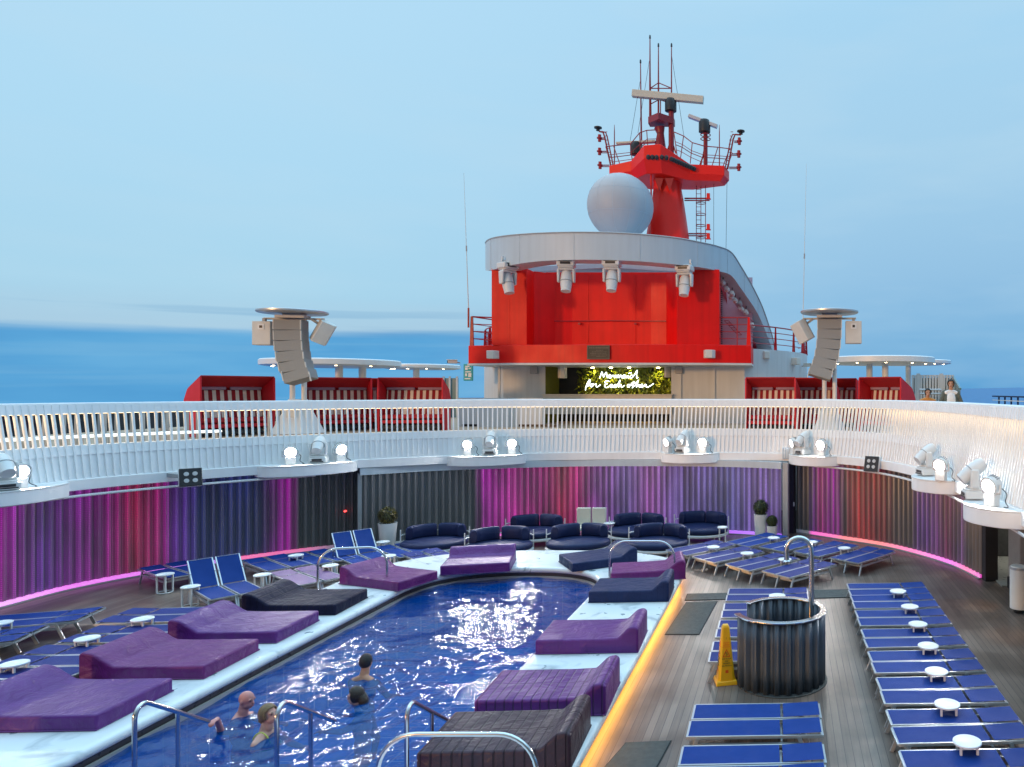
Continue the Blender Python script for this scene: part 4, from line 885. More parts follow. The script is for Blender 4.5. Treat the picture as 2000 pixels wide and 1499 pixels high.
navarm(-1,[[(1170,257),(1178,259),(1181,268),(1194,330)],[(1182,1171,270),(1186,1171,296),(1190,1172,323)]])
navarm(1,[[(1447,264),(1436,263),(1432,272),(1421,331)],[(1434,1444,276),(1430,1443,301),(1424,1443,327)]])
for p in ((1168,252),(1447,259)):
    b=MB(); b.lathe([(0,-.15),(.12,-.12),(.1,0),(.24,.03),(.24,.1),(.1,.14),(0,.2)],12,c=mp_(*p)); b.build('navigation_lamp','dark',ms)
for px in (1200,1405): b=MB(); b.tube([mp_(px,330),mp_(px,258),mp_(px,244)],[.04,.03,.012],5); b.build('rod_antenna','mastdark',ms)
# caged ladder and horns beside the column
b=MB()
for px in (1360,1369,1378): b.tube([mp_(px,352,MD+.4),mp_(px,474,MD+.4)],.022,4)
for k in range(14): b.bar(mp_(1360,362+k*8.5,MD+.4),mp_(1369,362+k*8.5,MD+.4),.025)
for y in (397,419,441,465): q=mp_(1369,y,MD+.4); b.tube([(q.x+.3*math.cos(a),q.y+.3*math.sin(a),q.z) for a in [2*math.pi*j/14 for j in range(14)]],.025,4,closed=True)
b.build('caged_ladder','mastdark',ms)
for y,xa in ((388,1337),(457,1345)):
    b=MB(); b.tube([mp_(xa,y),mp_(1386,y)],.05,5); b.tube([mp_(xa,y+4),mp_(1386,y+4)],.04,5); b.build('horn_arm','mastdark',ms)
for y in (384,444,462): b=MB(); b.box(mp_(1383.5,y),(.2,.2,.36)); b.box(mp_(1383.5,y+5),(.3,.25,.05)); b.build('horn','mast',ms,bevel=.02)
b=MB()
for (a,c) in (((1250,160),(1230,280)),((1268,120),(1246,260)),((1312,110),(1336,268)),((1394,340),(1394,478)),((1420,352),(1418,486))): b.tube([mp_(*a),mp_(*c)],.012,4)
b.build('stay_wires','dark',ms)
# free-standing whip antennas
for (px,t_,bt,D,lab) in ((912,338,602,33.0,'thin whip antenna rising left of the red stage'),(1573,320,640,36.0,'thin whip antenna rising behind the right speaker tower')):
    t=thing('whip_antenna',lab,'antenna'); A,B_=atd(px-(6 if px<1000 else -2),t_,D),atd(px+3 if px<1000 else px-5,bt,D); b=MB(); b.tube([B_,B_.lerp(A,.5),A],[.022,.014,.006],5); b.build('rod','spk',t)
    b=MB(); q=B_.lerp(A,.42); b.tube([q,q+(A-B_).normalized()*.25],.035,6); b.build('coil','grey',t)
    b=MB(); b.tube([B_-Vector((0,0,.9 if px<1000 else 1.2)),B_],.045,6); b.build('base','rail',t)
# ================================================================ speaker towers
def tower(px,D,flip,lab,yaw):
    ox=px2(px,D); t=thing('speaker_tower',lab,'speaker tower',(ox,D,UD),yaw)
    k=D/F
    Z=lambda py:H-(py-YH)*k-UD
    zt_=Z(613)
    b=MB(); b.lathe([(0,zt_),(1.05,zt_),(1.09,zt_+.03),(1.09,zt_+.08),(1.06,zt_+.1),(0,zt_+.11)],48); b.build('roof_disc','alu',t)
    for x in (-.19,.2):
        b=MB(); b.tube([(x,.35,0),(x,.35,zt_)],.085,12); b.build('pole','pole',t)
    b=MB(); b.lathe([(.85,0),(.8,.05),(.36,1.0),(.3,1.25)],4,sx=1.1,sy=.5,c=(0,.35,0),mt=Matrix.Rotation(R(45),3,'Z')); b.build('pedestal','pole',t,bevel=.02)
    b=MB(); b.box((0,-.08,.75),(.34,.03,.3)); b.build('access_panel','spk',t)
    # six curved line array cabinets
    y=-.1; z=zt_-.24; ang=0; w_=.86
    la=MB(); 
    for i in range(6):
        h=.375; a=R([0,3,7,12,20,28][i])
        d=Vector((flip*math.sin(a)*.95,-math.sin(a)*.25+.0,-math.cos(a)))*h
        p=Vector((x_,y,z)) if i else Vector((0,y,z)); q=p+d
        b=MB(); c_=(p+q)/2; b.box(c_,(w_,.6,h*.97),ry=flip*-a*.6,rx=-a*.25); o=b.build('array_cabinet','mesharray',t,bevel=.015)
        for s in (-1,1): b=MB(); b.box(c_+Vector((s*(w_/2+.012),-.28,0)),(.03,.05,h*.9),ry=flip*-a*.45); b.build('rigging_plate','spk',o)
        x_,y,z=q.x,q.y,q.z
    b=MB(); b.box((0,0,zt_-.12),(.95,.5,.1)); b.box((0,.1,zt_-.03),(.6,.4,.1)); b.bar((-1.0,.1,zt_-.18),(1.0,.1,zt_-.18),.07); b.build('fly_frame','spk',t)
    fx=-1 if flip>0 else 1
    b=MB(); b.box((fx*.9,-.05,zt_-.72),(.6,.42,.84)); o=b.build('side_speaker','spk',t,bevel=.02); b=MB(); b.box((fx*.9,-.27,zt_-.5),(.2,.02,.2)); b.build('badge','white',o); b=MB(); b.box((fx*.9,-.285,zt_-.5),(.09,.015,.09)); b.build('badge_core','dark',o); b=MB(); b.box((fx*.9,-.05,zt_-.25),(.1,.1,.14)); b.build('hanger','grey',o)
    b=MB(); b.prism([(-.25,-.25),(.2,-.25),(.3,.05),(.2,.25),(-.25,.25)],-.4,.4,Matrix.Translation((-fx*1.0,.0,zt_-.66))@Matrix.Rotation(-fx*R(28),4,'Y')@Matrix.Rotation(fx*R(-35),4,'Z')); o=b.build('side_speaker','spk',t,bevel=.02); b=MB(); b.bar((-fx*.62,.05,zt_-.2),(-fx*.9,.05,zt_-.4),.08); b.build('hanger','grey',o)
tower(572,25.6,1,'speaker tower with round roof left of the red stage',R(8))
tower(1620,27.0,-1,'speaker tower with round roof right of the red stage',R(-3))
# ================================================================ red hooded cabana seats
def cabana(loc,rz,lab,w_=2.3,first=[None]):
    t=thing('hooded_cabana',lab,'cabana',loc,rz,'red hooded cabanas on the upper deck')
    side=[(-.55,0),(-.62,1.2),(-.6,2.03),(.3,1.62),(.55,1.25),(.5,0)]   # (y,z)
    for s in (-1,1):
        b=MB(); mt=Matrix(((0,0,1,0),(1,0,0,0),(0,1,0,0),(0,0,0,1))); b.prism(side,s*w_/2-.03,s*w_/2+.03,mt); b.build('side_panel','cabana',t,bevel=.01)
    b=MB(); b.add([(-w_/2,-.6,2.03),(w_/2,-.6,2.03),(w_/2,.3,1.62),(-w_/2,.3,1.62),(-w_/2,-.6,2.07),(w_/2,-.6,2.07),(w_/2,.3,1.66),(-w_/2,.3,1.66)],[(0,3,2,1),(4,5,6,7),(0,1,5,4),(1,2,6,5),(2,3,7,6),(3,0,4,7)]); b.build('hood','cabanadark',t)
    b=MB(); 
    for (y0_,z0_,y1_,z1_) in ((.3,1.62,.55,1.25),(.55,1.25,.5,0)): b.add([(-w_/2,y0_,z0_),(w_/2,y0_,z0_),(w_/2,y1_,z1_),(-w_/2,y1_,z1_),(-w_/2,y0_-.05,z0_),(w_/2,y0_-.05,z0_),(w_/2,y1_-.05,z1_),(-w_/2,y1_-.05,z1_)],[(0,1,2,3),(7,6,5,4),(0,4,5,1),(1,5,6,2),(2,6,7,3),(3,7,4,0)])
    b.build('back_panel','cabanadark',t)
    b=MB(); b.add([(-w_/2+.06,.06,.62),(w_/2-.06,.06,.62),(w_/2-.06,.2,1.58),(-w_/2+.06,.2,1.58),(-w_/2+.06,.21,.62),(w_/2-.06,.21,.62),(w_/2-.06,.3,1.58),(-w_/2+.06,.3,1.58)],[(0,1,2,3),(7,6,5,4),(0,4,5,1),(1,5,6,2),(2,6,7,3),(3,7,4,0)]); b.build('striped_backrest','stripe',t,bevel=.02)
    for s in (-1,1):
        b=MB(); b.box((s*w_/4,.17,1.65),(w_/2-.1,.1,.13),rx=R(-12)); b.build('head_cushion','lavender',t,bevel=.05)
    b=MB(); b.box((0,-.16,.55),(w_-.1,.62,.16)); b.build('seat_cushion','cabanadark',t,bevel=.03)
    b=MB(); b.box((0,-.45,.36),(w_-.1,.06,.12)); b.build('front_rail','cabana',t)
    b=MB(); b.box((0,-.1,.14),(w_-.14,.7,.16)); b.build('footrest_drawer','darkwall',t)
    return t
def face(loc,tx,ty): return math.atan2(tx-loc[0],-(ty-loc[1]))
for px,D,tgt,lab,w_ in ((450,25.0,(4,12),'red hooded cabana standing alone at the left end of the upper deck',2.2),(659,28.0,(1.5,4),'red hooded cabana just right of the left speaker tower',2.15),(741,29.6,(-2,0),'red hooded cabana half hidden between its two neighbours',2.1),(811,28.3,(-9,0),'red hooded cabana nearest the grey drum on the left side',2.3),
    (1511,27.5,(-4,10),'red hooded cabana nearest the drum on the right side',1.9),(1592,28.4,(-5,8),'red hooded cabana behind the right speaker tower poles',1.75),(1648,29.8,(-9,8),'red hooded cabana partly hidden right of the right speaker tower',1.6),(1733,27.0,(-9,10),'red hooded cabana standing apart at the right end',1.75)):
    x=px2(px,D); cabana((x,D,UD),face((x,D),*tgt),lab,w_)
# ================================================================ round white shade canopies
def shade(px0,px1,pyt,pyb,D,cols,lab):
    k=D/F; cxx=px2((px0+px1)/2,D); r_=(px1-px0)/2*k; zt_=H-(pyt-YH)*k; zb_=H-(pyb-YH)*k
    t=thing('round_shade_canopy',lab,'canopy',(cxx,D,UD))
    b=MB(); b.lathe([(0,zb_-UD+.05),(r_-.3,zb_-UD),(r_,zb_-UD+.06),(r_,zt_-UD-.05),(r_-.06,zt_-UD),(0,zt_-UD+.02)],56); b.build('roof_disc','white',t)
    for px,dy in cols: b=MB(); b.tube([(px2(px,D)-cxx,dy,0),(px2(px,D)-cxx,dy,zb_-UD+.04)],.19,14); b.build('column','pole',t)
    b=MB()
    for g in range(5): a=R(200+g*35); b.lathe([(0,-.01),(.06,-.01),(.06,.02)],8,c=((r_-.5)*math.cos(a),(r_-.5)*math.sin(a),zb_-UD+.0))
    b.build('downlights','downlight',t)
shade(532,768,704,717,39,((651,.5),(676,1.5)),'wide round white shade canopy behind the left cabanas')
shade(756,893,713,722,46,((813,0),),'smaller white shade canopy farther back left of the drum')
shade(1612,1824,699,712,42,((1729,0),(1702,1.0)),'wide round white shade canopy behind the right cabanas')
shade(1700,1856,705,713,50,((1774,0),),'farther white shade canopy reaching out at the right')
# ================================================================ ship-side rails, screens, benches
def bench(p,rz,lab,l=.66):
    t=thing('low_bench',lab,'bench',(p.x,p.y,UD),rz,'low benches behind the left balustrade')
    b=MB(); b.box((0,0,.36),(l,.3,.07)); b.build('seat','benchglow',t,bevel=.02)
    for s in (-1,1): b=MB(); b.box((s*(l/2-.14),0,.16),(.08,.24,.33)); b.build('leg','grey',t)
I=[i for i in range(len(lip)) if lip[i].x<-14]
bl=['nearest the left picture edge','second from the left edge','third from the left edge','fourth from the left edge','fifth from the left edge','sixth from the left edge','beside the lone red cabana']
pp,_=resample([off(1.55,0,i) for i in I],.05); 
targets=(28,104,172,237,292,345,402)
for lab,tx in zip(bl,targets):
    j=min(range(len(pp)),key=lambda j:abs(PX+F*pp[j].x/pp[j].y-tx)); tt=pp[min(j+1,len(pp)-1)]-pp[j-1]
    bench(pp[j],math.atan2(tt.y,tt.x),'low white lit bench '+lab)
sr=thing('ship_side_rail','long ship-side rail with tinted glass on the left of the upper deck','railing')
b=MB(); sx=-24.5
for k in range(46):
    y=6+k*1.3; b=MB(); b.box((sx,y,UD+.45),(.09,.09,.9)); b.build('post','grey',sr)
b=MB(); b.box((sx,35,UD+.93),(.12,60,.06)); b.build('handrail','grey',sr)
b=MB(); b.box((sx,35,UD+.5),(.03,59,.8)); b.build('glass_panel',mat('dark tinted glass',(.012,.03,.05),.1),sr)
# windscreen posts right behind the balustrade, left side
wsn=thing('windscreen','row of paired grey windscreen posts behind the left balustrade','windscreen')
for tx in (70,142,208,268,320,374,532):
    pq2=[off(2.3,0,i) for i in I]; j=min(range(len(pq2)),key=lambda j:abs(PX+F*pq2[j].x/pq2[j].y-tx)); q=pq2[j]
    for s in (-.12,.12): b=MB(); b.box((q.x+s*.7,q.y+s*.7,UD+.55),(.06,.06,1.1)); b.build('post','grey',wsn)
sr2=thing('ship_side_rail','long dark ship-side rail on the right of the upper deck','railing')
for k in range(30): b=MB(); b.box((11.4,8+k*1.05,UD+.62),(.07,.07,1.24)); b.build('post','navy',sr2)
b=MB(); b.box((11.4,23.5,UD+1.26),(.13,32,.07)); b.build('handrail','navy',sr2)
b=MB(); b.box((11.36,23.5,UD+1.05),(.04,32,.04)); b.build('mid_rail','white',sr2)
gs=thing('glass_screen','tall grey posted glass screen on the right of the upper deck','glass screen',(0,0,0)); D=34.0
for k in range(15):
    px=1782+k*5.6; wide=k in (2,10); b=MB(); b.box((px2(px,D),D-.05,(UD+H+.75)/2),(.17 if wide else .09,.1,H+.75-UD+(.15 if wide else 0))); b.build('post','canopy',gs)
b=MB(); b.box((px2(1821,D),D,H+.72),(px2(1862,D)-px2(1782,D),.08,.08)); b.build('top_rail','canopy',gs)
b=MB(); b.box((px2(1821,D),D+.06,(UD+H+.65)/2),(px2(1860,D)-px2(1784,D),.03,H+.6-UD)); b.build('glass_panel','glass',gs)
a_,c_=atd(1862,736,34),atd(1876,760,31); b=MB(); b.add([a_,c_,Vector((c_.x,c_.y,UD)),Vector((a_.x,a_.y,UD))],[(0,1,2,3)]); b.tube([a_,c_],.05,6); b.build('sloping_end','glass',gs,smooth=0)
hr=thing('barrier_rail','pale steel barrier rail in front of the glass screen','railing'); D=30
b=MB()
for px in (1796,1816,1838): b.tube([(px2(px,D),D,UD),(px2(px,D),D,H+.03)],.03,6)
for z in (H+.05,H-.12): b.tube([(px2(1796,D),D,z),(px2(1838,D),D,z)],.035,6)
b.build('rails','alu',hr)
gl2=thing('glass_screen','glass screen seen between the cabanas and the drum','glass screen'); D=42
b=MB(); b.box((px2(882,D),D,UD+1.15),(.8,.05,2.3)); b.build('glass_panel','glass',gl2)
for px in (868,880,894): b=MB(); b.box((px2(px,D),D-.08,UD+1.2),(.1,.1,2.4)); b.build('post','canopy',gl2)
# ================================================================ lamp shelves and fixtures on the balustrade
def lip_at(px,z=2.7):
    j=min(range(8,len(lip)-3),key=lambda i:abs(PX+F*lip[i].x/lip[i].y-px)); t=(lip[j+2]-lip[j-2]).normalized(); return lip[j],t,-lipn[j],j
def make_flood():
    t=thing('floodlight','x','floodlight')
    b=MB(); b.box((0,0,.14),(.3,.2,.28)); b.build('stand','fixture',t,bevel=.02)
    hd=MB(); q=Matrix.Rotation(R(90+15),3,'X')                 # axis points along -Y and down
    hd.lathe([(.09,-.2),(.15,-.19),(.17,-.1),(.2,-.02),(.205,.06),(.22,.08),(.22,.11),(.16,.11),(.156,.07)],24,c=(0,-.02,.47),mt=q); h=hd.build('lamp_head','fixture',t,smooth=35)
    b=MB(); b.lathe([(0,.085),(.155,.085)],24,c=(0,-.02,.47),mt=q); b.build('lens','lamp',h)
    b=MB()
    for k in range(7): a=R(-50+k*16); p=q@Vector((.185*math.sin(a),.185*math.cos(a),-.06)); p2=q@Vector((.19*math.sin(a),.19*math.cos(a),-.16)); b.bar(p+Vector((0,-.02,.47)),p2+Vector((0,-.02,.47)),.012,.03)
    b.build('cooling_fins','grey',h)
    b=MB(); 
    for s in (-1,1): b.bar((0,0,.285),(s*.24,0,.30),.04); b.bar((s*.24,0,.28),(s*.24,0,.5),.04)
    b.build('yoke','fixture',t)
    b=MB(); b.tube(catmull([Vector(p) for p in ((.12,.1,.45),(.3,.14,.3),(.28,.12,.12),(.4,.06,.02),(.34,-.02,.02))],5),.011,5); b.build('cable','dark',t)
    return t
def make_mover(tip=128):
    t=thing('moving_head','x','stage light')
    b=MB(); b.box((0,0,.1),(.46,.38,.16)); b.box((0,0,.2),(.4,.32,.05)); b.build('base','fixture',t,bevel=.025)
    b=MB(); b.box((.0,-.19,.11),(.26,.02,.06)); b.box((0,-.19,.055),(.34,.02,.03)); b.build('display','dark',t)
    y=MB(); y.box((0,0,.25),(.4,.2,.06))
    for s in (-1,1): y.box((s*.2,0,.43),(.07,.2,.36),taper=.8)
    y=y.build('yoke','fixture',t,bevel=.03)
    q=Matrix.Rotation(R(tip),3,'X'); b=MB(); b.lathe([(0,-.3),(.1,-.29),(.14,-.2),(.155,0),(.15,.1),(.13,.24),(.13,.3),(.11,.3)],20,c=(0,0,.56),mt=q); h=b.build('lamp_head','fixture',t,smooth=40)
    b=MB(); b.lathe([(0,.285),(.115,.285)],20,c=(0,0,.56),mt=q); b.build('lens','lens',h)
    b=MB(); b.tube([q@Vector((.157*math.cos(a),.157*math.sin(a),.02))+Vector((0,0,.56)) for a in [2*math.pi*k/20 for k in range(20)]],.012,5,closed=True); b.build('trim_ring','grey',h)
    return t
FL0=make_flood(); MV0=make_mover(); MV1=make_mover(14); index_kids()
for k,(px,py,D,yaw,nm) in enumerate(((992,513,31.4,55,'leftmost, turned sideways'),(1106,508,30.6,8,'second from the left'),(1195,507,30.5,0,'third from the left'),(1337,518,31.6,-10,'rightmost'))):
    o=place(MV1,k==0,atd(px,py,D),0,'white moving head hung upside down from the grey canopy, '+nm,'moving heads hung from the canopy',rot=(0,R(180),R(yaw)),scale=1.6)
    b=MB()
    for s in (-.16,.16): b.bar((s,0,.02),(s,0,-.14),.05)
    b.bar((-.2,0,-.02),(.2,0,-.02),.05); b.build('hanging_clamp','fixture',o)
shelves=[(8,2.5,'at the left picture edge',[('m',8,0,.35),('f',36,.2,.35)]),
 (607,2.6,'above the dark end of the left wall',[('f',567,.0,.3),('m',622,-.25,.25),('f',665,.45,.2)]),
 (957,2.55,'left of centre above the end wall',[('f',915,-.2,.25),('m',958,.0,.25),('f',1000,.2,.22)]),
 (1350,2.1,'right of centre above the end wall',[('d',1305,-.6,.25),('m',1334,-.3,.25),('f',1373,.1,.25)]),
 (1590,1.95,'above the door at the right corner',[('d',1550,-.7,.2),('m',1567,-.4,.25),('f',1605,.0,.28)]),
 (1842,1.9,'on the right side, farther of two',[('m',1808,-.35,.35),('f',1838,.35,.3)]),
 (1962,1.9,'on the right side, nearest the camera',[('m',1899,-.35,.45),('f',1937,.35,.35)])]
ff=[True,True]; lit=[]
fw={0:'left',1:'middle',2:'right'}
for px,wd,where,items in shelves:
    p,t_,n_,j=lip_at(px); rz=math.atan2(-n_.x,n_.y)+math.pi      # local -Y looks towards the pool
    s=thing('lamp_shelf','white curved lamp shelf '+where,'lamp shelf',(p.x,p.y,2.50),rz,'lamp shelves along the balustrade')
    a=wd/2; dp=.72 if 'right side' in where else .62; pr=[(-a,.3),(-a,.0)]+[(-a+2*a*k/18,-.05-dp*math.sin(math.pi*k/18)**.6) for k in range(1,18)]+[(a,0),(a,.3)]
    b=MB(); b.prism(pr,0,.30); b.build('shelf','fence',s,bevel=.015,smooth=30)
    b=MB(); b.prism([(x*1.0,y-.012) if y<0 else (x,y) for x,y in pr],.302,.325); b.build('rim','white',s,smooth=30)
    yaw0=Matrix.Rotation(rz,3,'Z'); num={'f':0,'m':0}
    nf=sum(1 for q in items if q[0]!='m'); seen=0
    for kind,ipx,turn,outw in items:
        # offset along the shelf so that the fixture stands at its measured place
        best=min([k*.02 for k in range(-90,91)],key=lambda o:abs(PX+F*(p+t_*o+n_*outw).x/(p+t_*o+n_*outw).y-ipx))
        q=p+t_*max(-a+.12,min(a-.12,best))+n_*outw; loc=(q.x,q.y,2.83)
        aim=math.atan2(-6.8-q.x,-(10.5-q.y))
        if kind=='m':
            o=place(MV0,ff[1],loc,aim+turn,'white moving head light on the shelf '+where,'moving heads on the lamp shelves'); ff[1]=False
        else:
            seen+=1; w2=('' if nf==1 else ('left ' if seen==1 else 'right '))
            o=place(FL0,ff[0],loc,aim+turn,('%sround lit floodlight on the shelf '%w2 if kind=='f' else 'dimmer left floodlight turned away on the shelf ')+where,'round floodlights on the lamp shelves'); ff[0]=False; o.scale=(.84,)*3
            if kind=='d':
                for h in o.children:
                    for g in h.children:
                        if g.name.startswith('lens'): g.data=g.data.copy(); g.data.materials[0]=M['lampdim']
            lit.append((o,kind))

def quad(px,py,D,lab,aimx):
    q=atd(px,py,D); t=thing('quad_floodlight',lab,'floodlight',q,math.atan2(aimx-q.x,-(8-q.y))); rx=R(-14)
    mt=Matrix.Rotation(rx,4,'X')
    def tr(b): b.v=[tuple(mt@Vector(v)) for v in b.v]; return b
    b=MB(); b.box((0,.03,0),(.50,.12,.5)); tr(b).build('housing','fixture',t,bevel=.05)
    b=MB(); b.box((0,-.045,0),(.48,.03,.48)); f=tr(b).build('front_plate','dark',t,bevel=.014)
    for x in (-.09,.09):
        for z in (-.09,.09):
            b=MB(); b.lathe([(0,.075),(.055,.07),(.058,.06)],14,c=(x,0,z),mt=Matrix.Rotation(R(90),3,'X')); tr(b).build('lens','lensgrey',f)
    b=MB(); b.bar((-.05,.08,.0),(-.45,.5,.08),.1); b.build('arm','grey',t)
quad(372,933,lip_at(372)[0].y-.35,'black square four-lens floodlight on the left balustrade',-4)
quad(1703,907,lip_at(1703)[0].y-.35,'black square four-lens floodlight on the right balustrade',-7)
for px,py,D,lab in ((705,894,23.2,'small pale louvred box where the left shelf meets the end wall'),(1537,886,24.9,'small pale louvred box above the right end of the end wall')):
    t=thing('louvre_box',lab,'vent box',atd(px,py,D),0); b=MB(); b.box((0,0,0),(.32,.2,.4)); b.build('housing','canopy',t,bevel=.015)
    b=MB()
    for k in (-1,0,1): b.box((k*.09,-.11,.02),(.02,.02,.34))
    b.build('louvres','fence',t)
# ================================================================ sun loungers, tables
LL,LW_=1.82,.47
def make_lounger(raised=False,slm='sling'):
    t=thing('sun_lounger','x','sun lounger'); z=.33; hx=.36        # foot at -X, head at +X
    b=MB()
    for s in (-1,1): b.bar((-LL/2,s*LW_/2,z),(hx if raised else LL/2,s*LW_/2,z),.025,.04)
    b.bar((-LL/2,-LW_/2,z),(-LL/2,LW_/2,z),.04,.025)
    if not raised: b.bar((LL/2,-LW_/2,z),(LL/2,LW_/2,z),.04,.025)
    b.bar((-LL/2+.12,-LW_/2,z-.09),(-LL/2+.12,LW_/2,z-.09),.03,.05); b.bar((LL/2-.3,-LW_/2,z-.09),(LL/2-.3,LW_/2,z-.09),.03,.05); b.bar((hx,-LW_/2,z-.07),(hx,LW_/2,z-.07),.025)
    for s in (-1,1): b.bar((-LL/2+.12,s*LW_/2,z-.1),(LL/2-.3,s*LW_/2,z-.1),.022,.045)
    b.build('frame','alu',t)
    for x,dx in ((-LL/2+.14,-.14),(LL/2-.32,.14)):
        for s in (-1,1): b=MB(); b.bar((x,s*(LW_/2+.008),z+.0),(x+dx,s*(LW_/2+.02),0),.03,.05); b.build('leg','alu',t)
    def sling(x0,x1,z0,z1):
        b=MB(); n=8; vs=[]
        for i in range(n+1):
            u=i/n; x=x0+(x1-x0)*u; zz=z0+(z1-z0)*u
            for k in range(5): v=-1+k*.5; vs.append((x,v*(LW_/2-.014),zz+.02-.022*(1-v*v)*math.sin(math.pi*u)))
        fs=[(i*5+k,i*5+5+k,i*5+6+k,i*5+1+k) for i in range(n) for k in range(4)]
        o=MB().add(vs,fs); return o
    sling(-LL/2+.01,hx-.02,z,z).build('seat',slm,t,smooth=180)
    if raised:
        a=R(50); l=.8; x1,z1=hx+l*math.cos(a),z+l*math.sin(a)
        sling(hx+.012,x1,z+.02,z1).build('backrest',slm,t,smooth=180)
        b=MB()
        for s in (-1,1): b.bar((hx,s*LW_/2,z),(x1,s*LW_/2,z1),.025,.04)
        b.bar((x1,-LW_/2,z1),(x1,LW_/2,z1),.03); b.bar((hx+.25,-LW_/2,z+.35),(LL/2-.1,-LW_/2,z-.08),.02); b.bar((hx+.25,LW_/2,z+.35),(LL/2-.1,LW_/2,z-.08),.02)
        b.build('back_frame','alu',t)
    else: sling(hx+.02,LL/2-.01,z+.004,z+.03).build('backrest',slm,t,smooth=180)
    return t
def make_table(h=.47):
    t=thing('side_table','x','side table'); b=MB(); b.lathe([(0,h-.035),(.165,h-.035),(.185,h-.025),(.185,h-.005),(.175,h),(.16,h-.006),(0,h-.006)],28); b.build('table_top','table',t,smooth=40)
    for k in range(4): a=R(45+90*k); b=MB(); b.bar((.15*math.cos(a),.15*math.sin(a),0.01),(.15*math.cos(a),.15*math.sin(a),h-.03),.028); b.build('leg','table',t)
    b=MB(); b.tube([(.15*math.cos(a),.15*math.sin(a),.014) for a in [2*math.pi*k/24 for k in range(24)]],.013,6,closed=True); b.build('base_ring','table',t)
    return t
L0=make_lounger(); L1=make_lounger(True); L2=make_lounger(False,'slinglit'); L3=make_lounger(False,'slingb'); T0=make_table(); index_kids()
used={}
def put(proto,x,y,rz,label,group):
    f=proto.name not in used; used[proto.name]=1
    return place(proto,f,(x,y,0),rz,label,group)
# right-hand row: eight pairs marching towards the end wall
G='blue sun loungers in the right-hand row'; near=['nearest','second','third','fourth','fifth','sixth','seventh','farthest']
def onrow(px0,y0_,z,X): return X
ys=[9.04,10.24,11.46,12.64,13.85,15.03,16.1,17.05]
for i in range(8):
    yy=[8.93,10.12,11.30,12.48,13.66,14.86,15.98,16.98][i]; x=2.38
    for s,wn in ((-.265,'nearer'),(.255,'farther')):
        put(L0,x,yy+s-.12,R(2.2)+random.gauss(0,.013),'%s blue lounger of the %s pair along the right side'%(wn,near[i]),G)
GT='round white tables in the right-hand row'
for k,(px,py) in enumerate(((1889,1447),(1850,1374),(1829,1310),(1813,1260),(1793,1218),(1777,1184),(1754,1154))):
    p=at(px,py,.47); put(T0,p.x,p.y,0,'white round side table between the %s and %s pairs of the right-hand row'%(near[k],near[k+1]),GT)
# middle row beside the pool walkway
G='blue sun loungers in the middle row'
mr=[(8.98,'nearest'),(10.22,'second'),(12.9,'third'),(14.12,'fourth'),(15.3,'fifth'),(16.45,'farthest')]
for yy,wn2 in mr:
    for s,wn in ((-.265,'nearer'),(.255,'farther')):
        put(L0 if yy<12 else L3,-.43,yy+s-.05,R(2.2)+random.gauss(0,.013),'%s blue lounger of the %s pair in the middle row by the shower'%(wn,wn2),G)
p=at(1518,1163,.47); put(T0,p.x,p.y,0,'white round side table behind the corrugated shower screen','round white tables by the shower')
# back right group, turned towards the corner
def group(prs,lab,G,proto,zt_=.33):
    for (a,bq,c,d),nm in prs:            # near-left, near-right, far-right, far-left pixel corners of a pair
        A,B_,C_,D_=[at(*q,zt_) for q in (a,bq,c,d)]
        nc,fc=(A+B_)/2,(C_+D_)/2; ax=fc-nc; rz=math.atan2(ax.y,ax.x); ax.normalize(); side=Vector((-ax.y,ax.x,0)); cen=(nc+fc)/2
        for s,wn in ((.255,'left'),(-.255,'right')):
            q=cen+side*s; put(proto,q.x,q.y,rz,'%s lounger of the %s %s'%(wn,nm,lab),G)
G='blue sun loungers in the back right corner'
group([(((1300,1074),(1345,1087),(1437,1068),(1392,1057)),'first pair from the left'),(((1345,1089),(1398,1101),(1500,1080),(1448,1069)),'second pair from the left'),(((1408,1104),(1470,1116),(1568,1093),(1510,1083)),'third pair from the left'),(((1482,1116),(1552,1130),(1637,1105),(1575,1094)),'pair nearest the camera')],'in the back right corner, front line',G,L3)
group([(((1415,1059),(1467,1070),(1543,1052),(1493,1042)),'first pair from the left'),(((1477,1068),(1535,1080),(1612,1060),(1556,1050)),'second pair from the left'),(((1545,1078),(1603,1089),(1682,1069),(1626,1059)),'third pair from the left'),(((1615,1090),(1682,1103),(1755,1080),(1690,1069)),'pair at the right end')],'in the back right corner, rear line',G,L0)
for (px,py),nm in (((1393,1068),'front line, left'),((1459,1080),'front line, middle'),((1533,1092),'front line, right'),((1511,1050),'rear line, left'),((1585,1058),'rear line, middle'),((1649,1070),'rear line, right')):
    p=at(px,py,.47); put(T0,p.x,p.y,0,'white round side table in the back right corner, '+nm,'round white tables in the back right corner')
p=at(1411,1036,.5); o=put(T0,p.x,p.y,0,'tall white round table beside the right-hand round sofa','tall white tables'); o.scale=(.9,.9,1.3)
